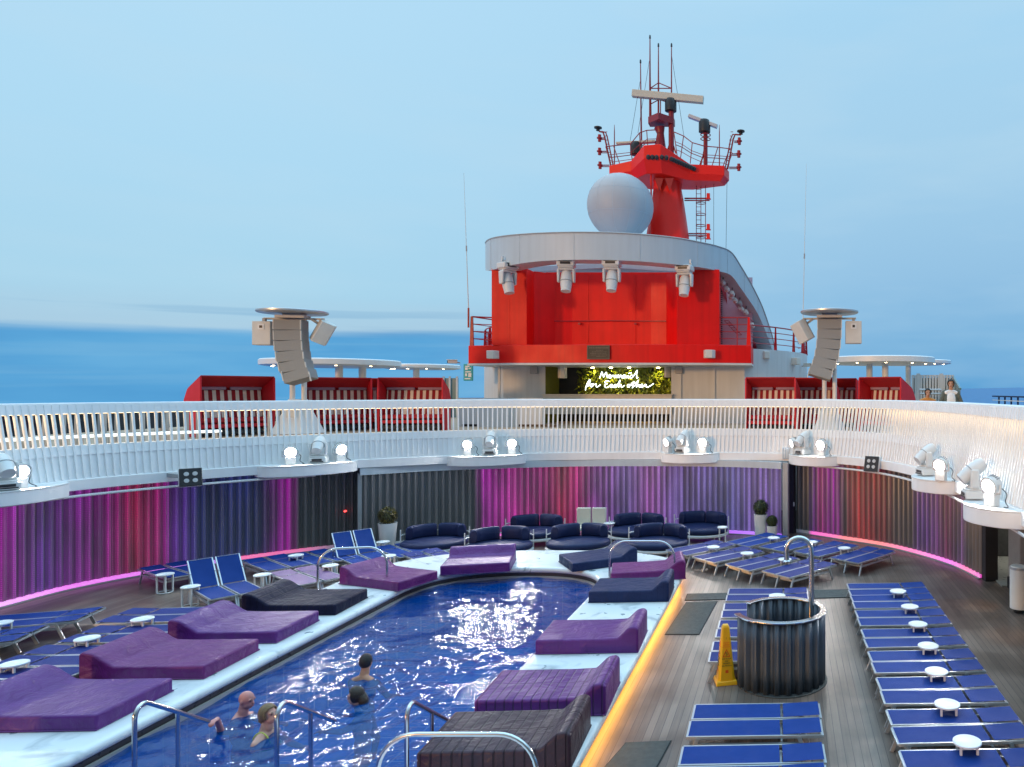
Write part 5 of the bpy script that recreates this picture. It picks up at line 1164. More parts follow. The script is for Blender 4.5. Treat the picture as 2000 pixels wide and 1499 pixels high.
# left rows behind the daybeds: heads towards the pool
G='blue sun loungers behind the left daybeds'
def lrow(prs,lab,G,proto,zt_=.33,flip=False):
    for (l,r),nm in prs:                   # centre pixel of the pair's left and right ends
        A,B_=at(*l,zt_),at(*r,zt_); cen=(A+B_)/2; ax=(B_-A).normalized(); side=Vector((-ax.y,ax.x,0)); rz=math.atan2(ax.y,ax.x)+(math.pi if flip else 0)
        cen=B_-ax*LL/2
        for s,wn in ((.255,'farther'),(-.255,'nearer')):
            q=cen+side*s; put(proto,q.x,q.y,rz,'%s lounger of the %s %s'%(wn,nm,lab),G)
lrow([(((250,1205),(410,1200)),'fourth pair'),(((170,1242),(355,1236)),'third pair'),(((75,1283),(250,1280)),'second pair'),(((-20,1330),(130,1326)),'pair nearest the camera'),(((-120,1390),(10,1388)),'pair cut by the picture edge')],'behind the left daybeds',G,L3,flip=True)
lrow([(((20,1214),(178,1202)),'farther pair'),(((-80,1252),(62,1240)),'nearer pair'),(((-180,1300),(-40,1280)),'third pair')],'standing out on the left deck by the wall','blue sun loungers out on the left deck',L0,flip=False)
for (px,py),nm in (((278,1208),'farthest of three behind the left daybeds'),((170,1246),'middle of three behind the left daybeds'),((28,1295),'nearest of three behind the left daybeds'),((0,1216),'at the left picture edge on the left deck')):
    p=at(px,py,.47); put(T0,p.x,p.y,0,'white round side table, '+nm,'round white tables on the left deck')
for px,py,nm in ((322,1121,'left of the two upright loungers, by the glowing wall'),(372,1145,'just in front of the two upright loungers'),(512,1122,'between the upright loungers and the violet lit ones'),(578,1084,'beside the wall behind the violet lit loungers'),(645,1104,'at the foot of the arched pool rail on the left'),(748,1058,'beside the upright blue loungers near the planter'),(759,1085,'behind the magenta daybed on the left')):
    p=at(px,py,.47); o=put(T0,p.x,p.y,0,'tall white round table '+nm,'tall white tables on the left deck'); 
def pair(ctr,aim,proto,labs,G,gap=.27):
    A,B_=at(*ctr,.33),at(*aim,.33); ax=(A-B_); ax.z=0; ax.normalize(); side=Vector((-ax.y,ax.x,0)); rz=math.atan2(ax.y,ax.x)
    for s,lb in zip((gap,-gap),labs): q=A+side*s; put(proto,q.x,q.y,rz,lb,G)
# head lies along +X of the lounger: pair(centre, point in front of the feet)
pair((440,1150),(498,1180),L1,('left blue lounger with its back raised, by the left wall','right blue lounger with its back raised, by the left wall')[::-1],'blue loungers with raised backs')
pair((708,1088),(765,1112),L1,('left raised blue lounger near the planter','right raised blue lounger near the planter')[::-1],'blue loungers with raised backs')
pair((345,1114),(405,1132),L0,('left flat blue lounger tucked behind the upright pair','right flat blue lounger tucked behind the upright pair')[::-1],'flat blue loungers along the left wall')
pair((540,1100),(596,1120),L0,('left flat blue lounger close to the pink lit wall','right flat blue lounger close to the pink lit wall')[::-1],'flat blue loungers along the left wall')
pair((625,1089),(690,1108),L0,('left flat blue lounger right of the pink lit wall','right flat blue lounger right of the pink lit wall')[::-1],'flat blue loungers along the left wall')
pair((600,1125),(665,1148),L2,('left violet lit lounger beside the arched rail','right violet lit lounger beside the arched rail')[::-1],'violet lit loungers by the arched rail')
pair((790,1075),(840,1092),L0,('left flat blue lounger in front of the round planter','right flat blue lounger in front of the round planter')[::-1],'flat blue loungers by the planter')
pair((845,1088),(900,1108),L3,('left flat blue lounger behind the purple daybed at the pool end','right flat blue lounger behind the purple daybed at the pool end')[::-1],'flat blue loungers by the planter')
# ================================================================ daybeds on the stone platform
def make_bed(m,l=1.78,w_=1.2,h=.27,hh=.62,slope=.30):
    t=thing('daybed','x','daybed')
    pr=[(-l/2,0),(-l/2,h)]+[(l/2-slope-.36,h)]+[(l/2-.12-slope*(1-u)-.0,h+(hh-h)*(3*u*u-2*u**3)) for u in (.15,.3,.5,.7,.85,1)]+[(l/2-.06,hh+.012),(l/2,hh-.03),(l/2,0)]
    b=MB(); mt=Matrix(((1,0,0,0),(0,0,1,0),(0,1,0,0),(0,0,0,1))); mt=mt@Matrix.Scale(1,4)
    n=len(pr); ys_=[-w_/2,-w_/4,0,w_/4,w_/2]; vs=[(x,y,z) for y in ys_ for x,z in pr]; fs=[(k*n+i,k*n+(i+1)%n,k*n+n+(i+1)%n,k*n+n+i) for k in range(4) for i in range(n)]
    b.add(vs,fs+[tuple(range(n-1,-1,-1)),tuple(4*n+i for i in range(n))]); o=b.build('cushion',m,t,bevel=.035,seg=3,smooth=50)
    b=MB(); 
    for z in (.012,): b.tube([(-l/2,-w_/2,z),(l/2,-w_/2,z),(l/2,w_/2,z),(-l/2,w_/2,z)],.012,5,closed=True)
    b.build('piping',m,t)
    return t
beds={}
GB='padded daybeds around the pool'
def bed(m,px,py,rz,lab,l=1.78,w_=1.2,hh=.62,slope=.3,h=.27):
    k=(m,l,w_,hh,slope,h); p=at(px,py,.36)
    if k not in beds: beds[k]=make_bed(m,l,w_,h,hh,slope); index_kids(); first=True
    else: first=False
    o=place(beds[k],first,(p.x,p.y,.355),rz,lab,GB); return o
# right side (heads away from the water)
def rbed(m,flx,fly,lab,l=1.78,w_=1.15,rz=2.8,hh=.45,slope=.3,h=.25):
    A=at(flx,fly,.355); c,s=math.cos(R(rz)),math.sin(R(rz)); ctr=A+Vector((c*l/2-s*w_/2,s*l/2+c*w_/2,0)); q=(PX+F*ctr.x/ctr.y,YH+F*(H-.36)/ctr.y)
    return bed(m,q[0],q[1],R(rz),lab,l,w_,hh,slope,h)
rbed('bednq',812,1512,'dark brown quilted daybed nearest the camera on the right of the pool',1.85,1.15)
rbed('bedpq',925,1404,'purple quilted daybed second nearest on the right of the pool',1.85,1.15)
rbed('bedp',1045,1279,'plain purple daybed with a small crest mark right of the pool',1.80,1.15)
rbed('bedn',1149,1178,'navy daybed right of the pool, under the far arched rail',1.75,1.15)
def lbed(m,frx,fry,lab,l=1.85,w_=1.25,rz=182.5,hh=.45,slope=.5,h=.215):
    A=at(frx,fry,.355); c,s=math.cos(R(rz)),math.sin(R(rz)); ctr=A+Vector((c*l/2+s*w_/2,s*l/2-c*w_/2,0)); q=(PX+F*ctr.x/ctr.y,YH+F*(H-.36)/ctr.y)
    return bed(m,q[0],q[1],R(rz),lab,l,w_,hh,slope,h)
p=(-9.22-.93,7.78); bed('bedn',PX+F*p[0]/p[1],YH+F*(H-.36)/p[1],R(182),'navy daybed corner at the very bottom left of the picture',1.85,1.2,.45,.5,.215)
lbed('bedp',188,1428,'purple daybed nearest the camera on the left of the pool',1.95,1.3)
lbed('bedm',398,1327,'magenta purple daybed second nearest on the left of the pool',1.95,1.3)
lbed('bedp',540,1257,'purple daybed third nearest on the left of the pool',1.95,1.3)
lbed('bedk',655,1202,'dark brown and navy daybed on the left of the pool',1.9,1.25)
bed('bedm',760,1136,R(160),'magenta purple daybed behind the left arched rail',1.9,1.15,.42,.5,.22)
bed('bedp',937,1108,R(104),'purple daybed with a pink lit cushion at the far end of the pool',1.35,1.65,.46,.25,.24)
bed('bedn',1168,1099,R(33),'navy daybed at the far end of the pool, left of the arched rail',1.75,1.3,.42,.4,.22)
bed('bedm',1266,1124,R(12),'magenta purple daybed seen through the far arched rail',1.8,1.1,.46,.4,.24)
# ================================================================ round sofas, planters, cream chairs
def make_sofa():
    t=thing('round_sofa','x','sofa')
    b=MB(); b.lathe([(.0,.16),(.98,.16),(1.03,.19),(1.03,.24),(.98,.26),(0,.26)],36,sy=.78); b.build('base_frame','basewhite',t,smooth=40)
    for a in (35,145,215,325): b=MB(); b.bar((.8*math.cos(R(a)),.62*math.sin(R(a)),0),(.75*math.cos(R(a)),.58*math.sin(R(a)),.17),.06); b.build('leg','basewhite',t)
    b=MB(); b.lathe([(0,.26),(.95,.265),(1.0,.30),(1.0,.40),(.93,.45),(0,.46)],36,sy=.78); b.build('seat_cushion','navy',t,smooth=60)
    for a0,a1 in ((18,88),(92,162)):
        vs=[];n=12
        for i in range(n+1):
            a=R(a0+(a1-a0)*i/n); e=1 if 0<i<n else .93
            for r,z in ((.76,.46),(.72,.66),(.74,.80),(.80,.85),(.92,.84),(.99,.74),(1.0,.44)): vs.append((r*e*math.cos(a),r*e*.80*math.sin(a),z if 0<i<n else .46+(z-.46)*.93))
        m=7; fs=[(i*m+k,i*m+(k+1)%m,i*m+m+(k+1)%m,i*m+m+k) for i in range(n) for k in range(m)]+[tuple(range(m-1,-1,-1)),tuple(n*m+k for k in range(m))]
        b=MB(); b.add(vs,fs); b.build('back_cushion','navy',t,bevel=.02,smooth=60)
    b=MB(); b.tube([(1.03*math.cos(R(a)),.82*math.sin(R(a)),.6) for a in range(10,171,8)],.02,6)
    for a in (10,170): b.bar((1.03*math.cos(R(a)),.82*math.sin(R(a)),.2),(1.03*math.cos(R(a)),.82*math.sin(R(a)),.78),.03)
    b.build('back_rail','basewhite',t); return t
S0=make_sofa(); index_kids(); GS='round navy sofas by the end wall'
for px,py,rz,lab in ((849,1064,18,'round navy sofa at the left end, near the round planter'),(1043,1043,3,'round navy sofa in the back row left of the cream chairs'),(975,1071,18,'round navy sofa behind the purple daybed at the pool end'),(1130,1064,10,'round navy sofa in front of the cream chairs'),(1243,1040,-4,'round navy sofa in the back row right of the cream chairs'),(1284,1064,-8,'round navy sofa framed by the far arched rail'),(1367,1036,-12,'round navy sofa at the right end, beside the tall table')):
    p=at(px,py,.3); put(S0,p.x,p.y,R(rz),lab,GS).scale=(.95,1.0,1.0)
for px,lab in ((1139,'left cream backed chair by the glowing wall'),(1169,'right cream backed chair by the glowing wall')):
    x=px2(px,24.3); t=thing('cream_chair',lab,'chair',(x,24.2,0),0,'cream chairs by the end wall')
    b=MB(); b.box((0,.2,.72),(.48,.12,.62)); b.build('backrest','cream',t,bevel=.03); b=MB(); b.box((0,-.1,.38),(.5,.55,.14)); b.build('seat','cream',t,bevel=.03)
    for sx_ in (-1,1):
        for sy_ in (-1,1): b=MB(); b.box((sx_*.2,-.1+sy_*.22,.16),(.04,.04,.32)); b.build('leg','basewhite',t)
p=at(1192,1037,.0); o=put(T0,px2(1190,24),24.0,0,'small white round table right of the cream chairs','tall white tables'); o.scale=(1,1,1.25)
def planter(px,pybase,h,rt,rb,ball,m,lab):
    p=at(px,pybase,0); t=thing('planter',lab,'planter',(p.x,p.y,0)); b=MB(); b.lathe([(rb-.02,0),(rb,.01),(rt,h-.02),(rt+.005,h),(rt-.03,h),(rt-.05,h-.06),(0,h-.06)],28); b.build('pot','pot',t,smooth=40)
    rr=random.Random(px); b=MB(); zc=h+ball*.82
    for k in range(1500):
        d=Vector((rr.gauss(0,1),rr.gauss(0,1),rr.gauss(0,1))).normalized(); r=ball*rr.uniform(.8,1.06); s=rr.uniform(.018,.035)
        q=Matrix.Translation(d*r+Vector((0,0,zc)))@d.to_track_quat('Z','Y').to_matrix().to_4x4()@Matrix.Rotation(rr.uniform(-1,1),4,'X')@Matrix.Rotation(rr.uniform(0,6.28),4,'Z')
        b.add([q@Vector(v) for v in ((-s,0,0),(0,s*.6,.005),(s,0,0),(0,-s*.6,.005))],[(0,1,2,3)])
    b.build('topiary_ball',m,t,smooth=0)
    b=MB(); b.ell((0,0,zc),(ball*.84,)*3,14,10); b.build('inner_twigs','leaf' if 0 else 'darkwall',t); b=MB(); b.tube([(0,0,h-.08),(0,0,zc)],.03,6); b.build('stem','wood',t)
planter(757,1078,.90,.27,.19,.27,'topiaryo','tall white pot with an olive topiary ball on the left')
planter(1486,1050,.80,.235,.20,.26,'topiary','taller white pot with a topiary ball at the right end of the wall')
planter(1508,1053,.45,.185,.15,.185,'topiary','shorter white pot with a topiary ball beside the taller one')
# ================================================================ shower, wet floor cone, mats, rails, bin, doorway
t=thing('shower_screen','curled corrugated grey shower screen with a steel rim','shower',(-.08,12.42,0))
sp_=[]; 
for k in range(61):
    u=k/60; a=R(197+u*312); r=.79-.13*u if u<.12 else .745-.045*u; sp_.append(Vector((r*math.cos(a),r*math.sin(a),0)))
b,Q,N=corrugated(sp_,.03,1.2,amp=.028,period=.19,ns=8); scr=b.build('corrugated_screen',mat('shower panel grey blue',(.10,.125,.16),.38,.45,bump=.3,bscale=160),t,smooth=60)
so_=scr.modifiers.new('thickness','SOLIDIFY'); so_.thickness=.012
b=MB(); QQ,_=resample(sp_,.06); vs=[];NN=normals(QQ)
for q,n in zip(QQ,NN): vs+=[(q.x-n.x*.055,q.y-n.y*.055,1.2),(q.x+n.x*.055,q.y+n.y*.055,1.2),(q.x+n.x*.055,q.y+n.y*.055,1.225),(q.x-n.x*.055,q.y-n.y*.055,1.225)]
fs=[(i*4+k,i*4+(k+1)%4,i*4+4+(k+1)%4,i*4+4+k) for i in range(len(QQ)-1) for k in range(4)]+[(3,2,1,0),tuple((len(QQ)-1)*4+k for k in range(4))]
b.add(vs,fs); b.build('rim','steel',t,bevel=.005,smooth=40)
sp2=[Vector((.52,.16,0)),Vector((.52,.16,.6)),Vector((.52,.16,1.5)),Vector((.52,.16,2.12))]+[Vector((.52-.22+.22*math.cos(R(a)),.16-.0,2.2+.22*math.sin(R(a)))) for a in range(12,181,14)]+[Vector((.08,.16,2.14)),Vector((.085,.16,2.04))]
b=MB(); b.tube(sp2,.045,14); pp_=b.build('shower_pipe','steel',t,smooth=60)
b=MB(); b.lathe([(.05,-.01),(.075,-.03),(.075,-.05),(0,-.05)],16,c=(.085,.16,2.05)); b.build('shower_head','steel',pp_)
b=MB(); b.lathe([(.0,0),(.09,0),(.09,.02),(.05,.03)],16,c=(.52,.16,.004)); b.build('floor_flange','steel',t)
b=MB(); b.lathe([(.79,.003),(.79,.02),(.70,.02)],48); b.build('floor_drain','matgrey',t)
# wet floor cone
p=at(1417,1332,0); t=thing('wet_floor_cone','yellow four-sided caution wet floor cone beside the shower screen','caution cone',(p.x,p.y,0),R(14))
b=MB(); b.box((0,0,.035),(.37,.37,.07),taper=.9); b.build('base','sign',t,bevel=.012)
def fr(z): return .145-.085*(z-.07)/.9
b=MB(); vs=[]
for z in (.07,.95,.985):
    w_=fr(z) if z<.97 else fr(z)*.75; c_=.3
    vs+=[(-w_,-w_*(1-c_),z),(-w_*(1-c_),-w_,z),(w_*(1-c_),-w_,z),(w_,-w_*(1-c_),z),(w_,w_*(1-c_),z),(w_*(1-c_),w_,z),(-w_*(1-c_),w_,z),(-w_,w_*(1-c_),z)]
b.add(vs,[(r*8+k,r*8+(k+1)%8,r*8+8+(k+1)%8,r*8+8+k) for r in (0,1) for k in range(8)]+[tuple(16+k for k in range(8))]); b.build('body','sign',t,smooth=20)
def words(txt,size,z,m,side=0,parent=None,name='lettering'):
    cu=bpy.data.curves.new(name,'FONT'); cu.body=txt; cu.size=size; cu.align_x='CENTER'; cu.align_y='CENTER'; cu.extrude=.0012
    tmp=bpy.data.objects.new('tmp',cu); me=bpy.data.meshes.new_from_object(tmp); bpy.data.objects.remove(tmp); me.materials.clear(); me.materials.append(M[m]); o=bpy.data.objects.new(name,me); C.objects.link(o); o.parent=parent
    d=fr(z)+.004; tilt=math.atan(.085/.9)
    mt=Matrix.Rotation(side*math.pi/2,4,'Z')@Matrix.Translation((0,-d,z))@Matrix.Rotation(R(90)-tilt,4,'X'); o.matrix_local=mt; return o
for side in (0,3):
    for txt,s_,z,m in (('!',.05,.77,'signblack'),('CAUTION',.024,.70,'signred'),('CUIDADO',.026,.665,'signred'),('ATTENTION',.025,.63,'signred'),('WET FLOOR',.028,.435,'signblack'),('PISO',.030,.395,'signblack'),('MOJADO',.030,.36,'signblack'),('SOL MOUILLE',.028,.32,'signblack')): words(txt,s_,z,m,side,t)
    tri=MB(); d=fr(.53)+.004; tilt=math.atan(.085/.9); mt=Matrix.Rotation(side*math.pi/2,4,'Z')@Matrix.Translation((0,-d,.525))@Matrix.Rotation(R(90)-tilt,4,'X')
    P3=[(-.068,-.06),(.068,-.06),(0,.075)]; I3=[(-.048,-.048),(.048,-.048),(0,.05)]
    vs=[mt@Vector((x,y,0)) for x,y in P3+I3]; tri.add(vs,[(0,1,4,3),(1,2,5,4),(2,0,3,5)]); tri.build('warning_triangle','signred',t,smooth=0)
    fg=MB()
    for a,c,w_ in (((-.008,.01),(.004,-.015),.012),((.004,-.015),(.026,-.028),.008),((.004,-.015),(-.012,-.04),.008),((-.008,.008),(.02,.004),.006),((-.008,.008),(-.028,-.004),.006)):
        fg.bar(mt@Vector((*a,.001)),mt@Vector((*c,.001)),w_,.002)
    fg.lathe([(0,0),(.008,0)],10,c=mt@Vector((-.012,.022,.001)),mt=mt.to_3x3()); fg.build('slipping_figure','signblack',t)
    lg=MB(); mt2=Matrix.Rotation(side*math.pi/2,4,'Z')@Matrix.Translation((0,-fr(.22)-.004,.22))@Matrix.Rotation(R(90)-tilt,4,'X'); lg.add([mt2@Vector(v) for v in ((-.022,-.02,0),(.03,-.02,0),(.03,.03,0),(-.022,.03,0))],[(0,1,2,3)]); lg.build('printed_square','signred',t,smooth=0)
def rubber(c4,lab):
    A=[at(*q,0) for q in c4]; t=thing('rubber_mat',lab,'mat',(A[0].x,A[0].y,0),0,'grey rubber mats on the deck'); pts=[(p.x-A[0].x,p.y-A[0].y) for p in A]; cx_=sum(p[0] for p in pts)/4; cy_=sum(p[1] for p in pts)/4
    b=MB(); b.prism(pts,.004,.012); b.build('edge','matedge',t); b=MB(); b.prism([(cx_+(x-cx_)*.96,cy_+(y-cy_)*.98) for x,y in pts],.0125,.018); b.build('mat_field','matgrey',t,bevel=.003)
rubber([(1298,1241),(1366,1241),(1402,1175),(1340,1177)],'grey rubber mat lying along the lit edge beyond the shower')
rubber([(1337,1174),(1427,1172),(1432,1159),(1342,1161)],'narrow grey rubber mat lying across the walkway beyond the shower')
rubber([(1590,1170),(1665,1168),(1660,1152),(1588,1154)],'grey rubber mat between the middle and right rows of loungers')
rubber([(1150,1535),(1265,1535),(1312,1448),(1222,1452)],'grey rubber mat at the bottom of the picture by the lit edge')
def arch(a,c,top,lab):
    A,B_=Vector(a),Vector(c); ax=(B_-A); l=ax.length; ax.normalize(); r=.42; t=thing('arched_rail',lab,'handrail',A,0,'arched steel handrails'); up=Vector((0,0,1))
    pts=[Vector((0,0,0)),Vector((0,0,.2)),up*(top-r)]+[ax*(r-r*math.cos(R(g)))+up*(top-r+r*math.sin(R(g))) for g in range(10,91,10)]+[ax*(l-r+r*math.sin(R(g)))+up*(top-r+r*math.cos(R(g))) for g in range(0,91,10)]+[ax*l+up*.2,ax*l]
    b=MB(); b.tube(pts,.026,12); b.build('tube','steel',t,smooth=60)
    for q in (Vector((0,0,.003)),ax*l+Vector((0,0,.003))): b=MB(); b.lathe([(0,0),(.055,0),(.05,.012),(.028,.02)],14,c=q); b.build('floor_flange','steel',t)
arch((-10.95,16.75,.35),(-9.5,17.05,.35),.95,'arched steel rail on the left of the pool by the magenta daybed')
arch((-4.38,17.75,.35),(-2.77,17.75,.35),.93,'arched steel rail at the far right of the pool')
arch((-4.42,7.75,.35),(-2.70,7.75,.35),.94,'arched steel rail at the bottom of the picture')
def steprail(x,lab):
    t=thing('pool_step_rail',lab,'handrail',(x,8.72,0),0,'sloping steel rails in the pool')
    z1,z2=1.16,.46; y2=1.12
    c0=Vector((0,.13,z1-.13)); pts=[Vector((0,0,-.35)),Vector((0,0,.5)),Vector((0,0,z1-.16))]+[Vector((0,.12-.12*math.cos(R(g)),z1-.16+.15*math.sin(R(g)))) for g in range(20,121,20)]+[Vector((0,y2,z2))]
    b=MB(); b.tube(pts,.027,12); b.build('tube','steel',t,smooth=60)
    b=MB(); b.tube([(0,.62,-.6),(0,.62,z1-.16+.12-(z1-z2)*.42)],.024,10); b.build('post','steel',t,smooth=60)
steprail(-7.93,'leftmost sloping steel rail beside the pool edge'); steprail(-6.2,'sloping steel rail in the middle of the pool steps'); steprail(-4.62,'sloping steel rail next to the near right daybeds')
# bin, doorway kiosk on the right
p=at(1992,1236,0); t=thing('litter_bin','white column bin on the right edge beside the kiosk','bin',(px2(1990,16.2),16.2,0)); 
b=MB(); b.lathe([(.0,.1),(.2,.1),(.2,1.02),(.17,1.05),(0,1.05)],24); b.build('body','white',t,smooth=40); b=MB(); b.lathe([(.12,.0),(.12,.12)],16); b.build('foot','dark',t); b=MB(); b.lathe([(.205,.98),(.205,1.03)],24); b.build('top_band','alu',t); b=MB(); b.box((.21,-.1,.55),(.1,.25,.7)); b.build('side_panel','navy',t,bevel=.02)
t=thing('bar_counter','grey counter block at the right edge past the end of the corrugated wall','counter',(0,0,0))
b=MB(); A=[(px2(1969,18.3),18.3),(px2(1992,17.4),17.4),(px2(1992,17.4)+1.5,17.4),(px2(1969,18.3)+1.5,18.6)]; b.prism(A,.28,2.0); b.build('body',mat('counter warm grey',(.30,.28,.27),.6),t,bevel=.02)
b=MB(); b.prism([(x+(-.04 if i<2 else 0),y-.05) for i,(x,y) in enumerate(A)],.0,.278); b.build('plinth','dark',t); b=MB(); b.prism([(x+(-.05 if i<2 else 0),y-.06) for i,(x,y) in enumerate(A)],2.003,2.12); b.build('worktop','dark',t,bevel=.01)
b=MB(); 
for k in range(5): b.bar((A[0][0]+.15+k*.15,18.0-k*.2,2.13),(A[0][0]+.15+k*.15,18.0-k*.2,2.3),.02)
b.bar((A[0][0]+.15,18.0,2.3),(A[0][0]+.75,17.2,2.3),.02); b.build('bottle_rail','alu',t)
t=thing('passage_lining','pale tiled passage with orange seating beyond the wall end on the right','passage',(0,0,0))
b=MB(); b.box((7.6,20.6,.02),(4.2,4.6,.03)); b.build('floor','stair',t); b=MB(); b.box((7.4,22.6,1.3),(4,.1,2.6)); b.build('rear_panel',mat('passage grey wall',(.12,.125,.13),.6),t)
b=MB(); b.prism([(6.0,22.3),(6.3,21.5),(8.0,21.3),(8.0,22.4)],.03,1.25); b.build('seat_back','matgrey',t,bevel=.05); b=MB(); b.box((6.9,22.35,1.75),(2.0,.3,.8)); b.build('orange_panel','orange',t,bevel=.1)
b=MB(); b.box((7.4,20.4,2.52),(4,4.4,.08)); b.build('soffit','white',t)
l=bpy.data.lights.new('passage_downlight','SPOT'); l.energy=110; l.color=(1,.9,.72); l.spot_size=R(120); l.spot_blend=.8; l.shadow_soft_size=.08; o=bpy.data.objects.new('passage_downlight',l); C.objects.link(o); o.location=(6.6,20.6,2.46); o.parent=t
b=MB(); b.lathe([(0,0),(.08,0),(.08,.02),(0,.02)],12,c=(6.6,20.6,2.475)); b.build('downlight','downlight',t)
for k,(px,py) in enumerate(((1846,1122),(1908,1182),(1972,1243),(128,1182))):
    p=at(px,py,0); l=bpy.data.lights.new('deck_downlight','SPOT'); l.energy=60 if k<3 else 30; l.color=(1,.55,.2); l.spot_size=R(30); l.spot_blend=.9; l.shadow_soft_size=.04
    if k<3: src=(p.x+.75,p.y+.1,2.46)
    else: src=(p.x-.6,p.y+.2,2.44)
    o=bpy.data.objects.new('deck_downlight',l); C.objects.link(o); o.location=src; o.rotation_euler=(p-Vector(src)).to_track_quat('-Z','Y').to_euler(); o.parent=tB
    b=MB(); b.lathe([(0,0),(.05,0),(.05,.03),(0,.03)],12,c=Vector(src)+Vector((0,0,.015))); b.build('downlight','downlight',tB)
# ================================================================ people
def body(parts,voxel,name,m,parent,smooth=True):
    b=MB()
    for p in parts:
        if p[0]=='e': b.ell(p[1],p[2],16,12,mt=p[3] if len(p)>3 else None)
        else:
            pts=p[1]; rs=p[2]
            P=[Vector(q) for q in pts]
            b.tube(P,rs,12)
            for q,r in ((P[0],rs[0]),(P[-1],rs[-1])): b.ell(q,(r*.98,)*3,10,8)
    o=b.build(name,m,parent,smooth=0)
    r=o.modifiers.new('skin','REMESH'); r.mode='VOXEL'; r.voxel_size=voxel; r.use_smooth_shade=True
    s=o.modifiers.new('relax','SMOOTH'); s.factor=.5; s.iterations=4
    return o
def hand(base,d,nrm,curl=.4,side=1):
    """palm and five bent fingers: d points along the hand, nrm out of its back"""
    d=Vector(d).normalized(); nrm=Vector(nrm).normalized(); lat=d.cross(nrm)*side; base=Vector(base); out=[]
    pc=base+d*.045
    out.append(('e',pc,(.02,.04,.05),Matrix((nrm,lat,d)).transposed()))
    for k,(o_,l) in enumerate(((-.028,.062),(-.009,.075),(.010,.07),(.028,.055))):
        p0=base+d*.085+lat*o_; c=curl; p1=p0+(d*math.cos(c)-nrm*math.sin(c))*l*.5; p2=p1+(d*math.cos(c*2.2)-nrm*math.sin(c*2.2))*l*.3; p3=p2+(d*math.cos(c*3)-nrm*math.sin(c*3))*l*.25
        out.append(('t',[p0-d*.02,p0,p1,p2,p3],[.009,.009,.0085,.008,.007]))
    t0=base+d*.025-lat*.03; t1=t0+(d*.6-lat*.7-nrm*.3).normalized()*.035; t2=t1+(d*.85-lat*.2-nrm*.4).normalized()*.03
    out.append(('t',[t0,t1,t2],[.011,.010,.008])); return out
def head(c,mt,female=False):
    """face looks along local +X; c = centre of the skull"""
    T=lambda v:mt@Vector(v)+Vector(c); k=.95 if female else 1
    e=lambda v,r:('e',T(v),r,mt)
    return [e((0,0,.02),(.097*k,.076*k,.10*k)),e((.03,0,-.045),(.066*k,.058*k,.07)),e((.062,0,-.085),(.026,.03,.022)),e((.03,0,-.06),(.05,.062*k,.045)),
        ('t',[T((.092*k,0,.015)),T((.112*k,0,-.03))],[.009,.014]),e((.08,.03,.025),(.02,.03,.012)),e((.08,-.03,.025),(.02,.03,.012)),e((.086,0,-.062),(.017,.026,.012)),
        e((-.005,.078*k,-.01),(.018,.012,.033)),e((-.005,-.078*k,-.01),(.018,.012,.033)),
        ('t',[T((-.015,0,-.05)),T((-.025,0,-.16))],[.056*k,.060*k])]
def face_parts(c,mt,parent,brow='hairbrown',lip=True,open_=0):
    T=lambda v:mt@Vector(v)+Vector(c)
    for s in (-1,1):
        b=MB(); b.ell(T((.083,s*.031,.006)),(.010,.013,.007),10,8,mt=mt); b.build('eye','eye',parent)
        b=MB(); b.tube([T((.092,s*.016,.026)),T((.096,s*.032,.032)),T((.084,s*.05,.026))],.005,5); b.build('eyebrow',brow,parent)
    b=MB(); b.ell(T((.099,0,-.063)),(.008,.024,.006+open_),12,8,mt=mt); b.build('mouth','lip',parent)
def hair(c,mt,parent,m,kept,r=(.106,.086,.11),off=(-.006,0,.022),name='hair',extra=None):
    T=lambda v:mt@Vector(v)+Vector(c); inv=mt.inverted()
    b=MB(); b.ell(T(off),r,28,22,mt=mt,keep=lambda q:kept(inv@(q-Vector(c))))
    if extra: extra(b,T)
    o=b.build(name,m,parent,smooth=180); s=o.modifiers.new('thickness','SOLIDIFY'); s.thickness=.012; s.offset=0; return o
RZ=lambda a:Matrix.Rotation(R(a),3,'Z')
def swimmer(loc,scale,lab,skin,arms,facing,turn=0,tilt=0,lean=0,sink=0,female=False):
    t=thing('person',lab,'person',loc,R(facing)); t.scale=(scale,)*3; z0=-sink
    hm=RZ(turn)@Matrix.Rotation(R(tilt),3,'Y'); hc=Vector((.03+lean,0,.27+z0))
    W=.19 if female else .215
    P=head(hc,hm,female)
    P+=[('e',(0,0,-.16+z0),(.115,W*.82,.2)),('e',(0,0,-.42+z0),(.10,W*.72,.2)),('e',(0,0,-.62+z0),(.11,W*.78,.15)),('t',[(-.005,-W,-.035+z0),(-.012,0,.02+z0),(-.005,W,-.035+z0)],[.058,.085,.058]),('t',[(-.02+lean*.3,0,.0+z0),(.0+lean,0,.14+z0)],[.075,.058])]
    if not female: P+=[('t',[(-.03,-.1,.02+z0),(-.02,0,.07+z0),(-.03,.1,.02+z0)],[.05,.06,.05])]
    for s in (-1,1):
        P.append(('t',[(.0,s*.09,-.66+z0),(.12,s*.11,-.92+z0),(.02,s*.11,-1.22+z0)],[.085,.055,.038])); P.append(('t',[(.02,s*.11,-1.24+z0),(.15,s*.12,-1.27+z0)],[.035,.025]))
    for s,pts,hd,hn,cu in arms:
        S=Vector((-.005,s*W,-.04+z0)); P.append(('t',[S]+[Vector(p) for p in pts],[.055,.043,.03])); P+=hand(pts[-1],hd,hn,cu,s)
    o=body(P,.0085,'body',skin,t); return t,hc,hm
loc=at(472,1398,.08)
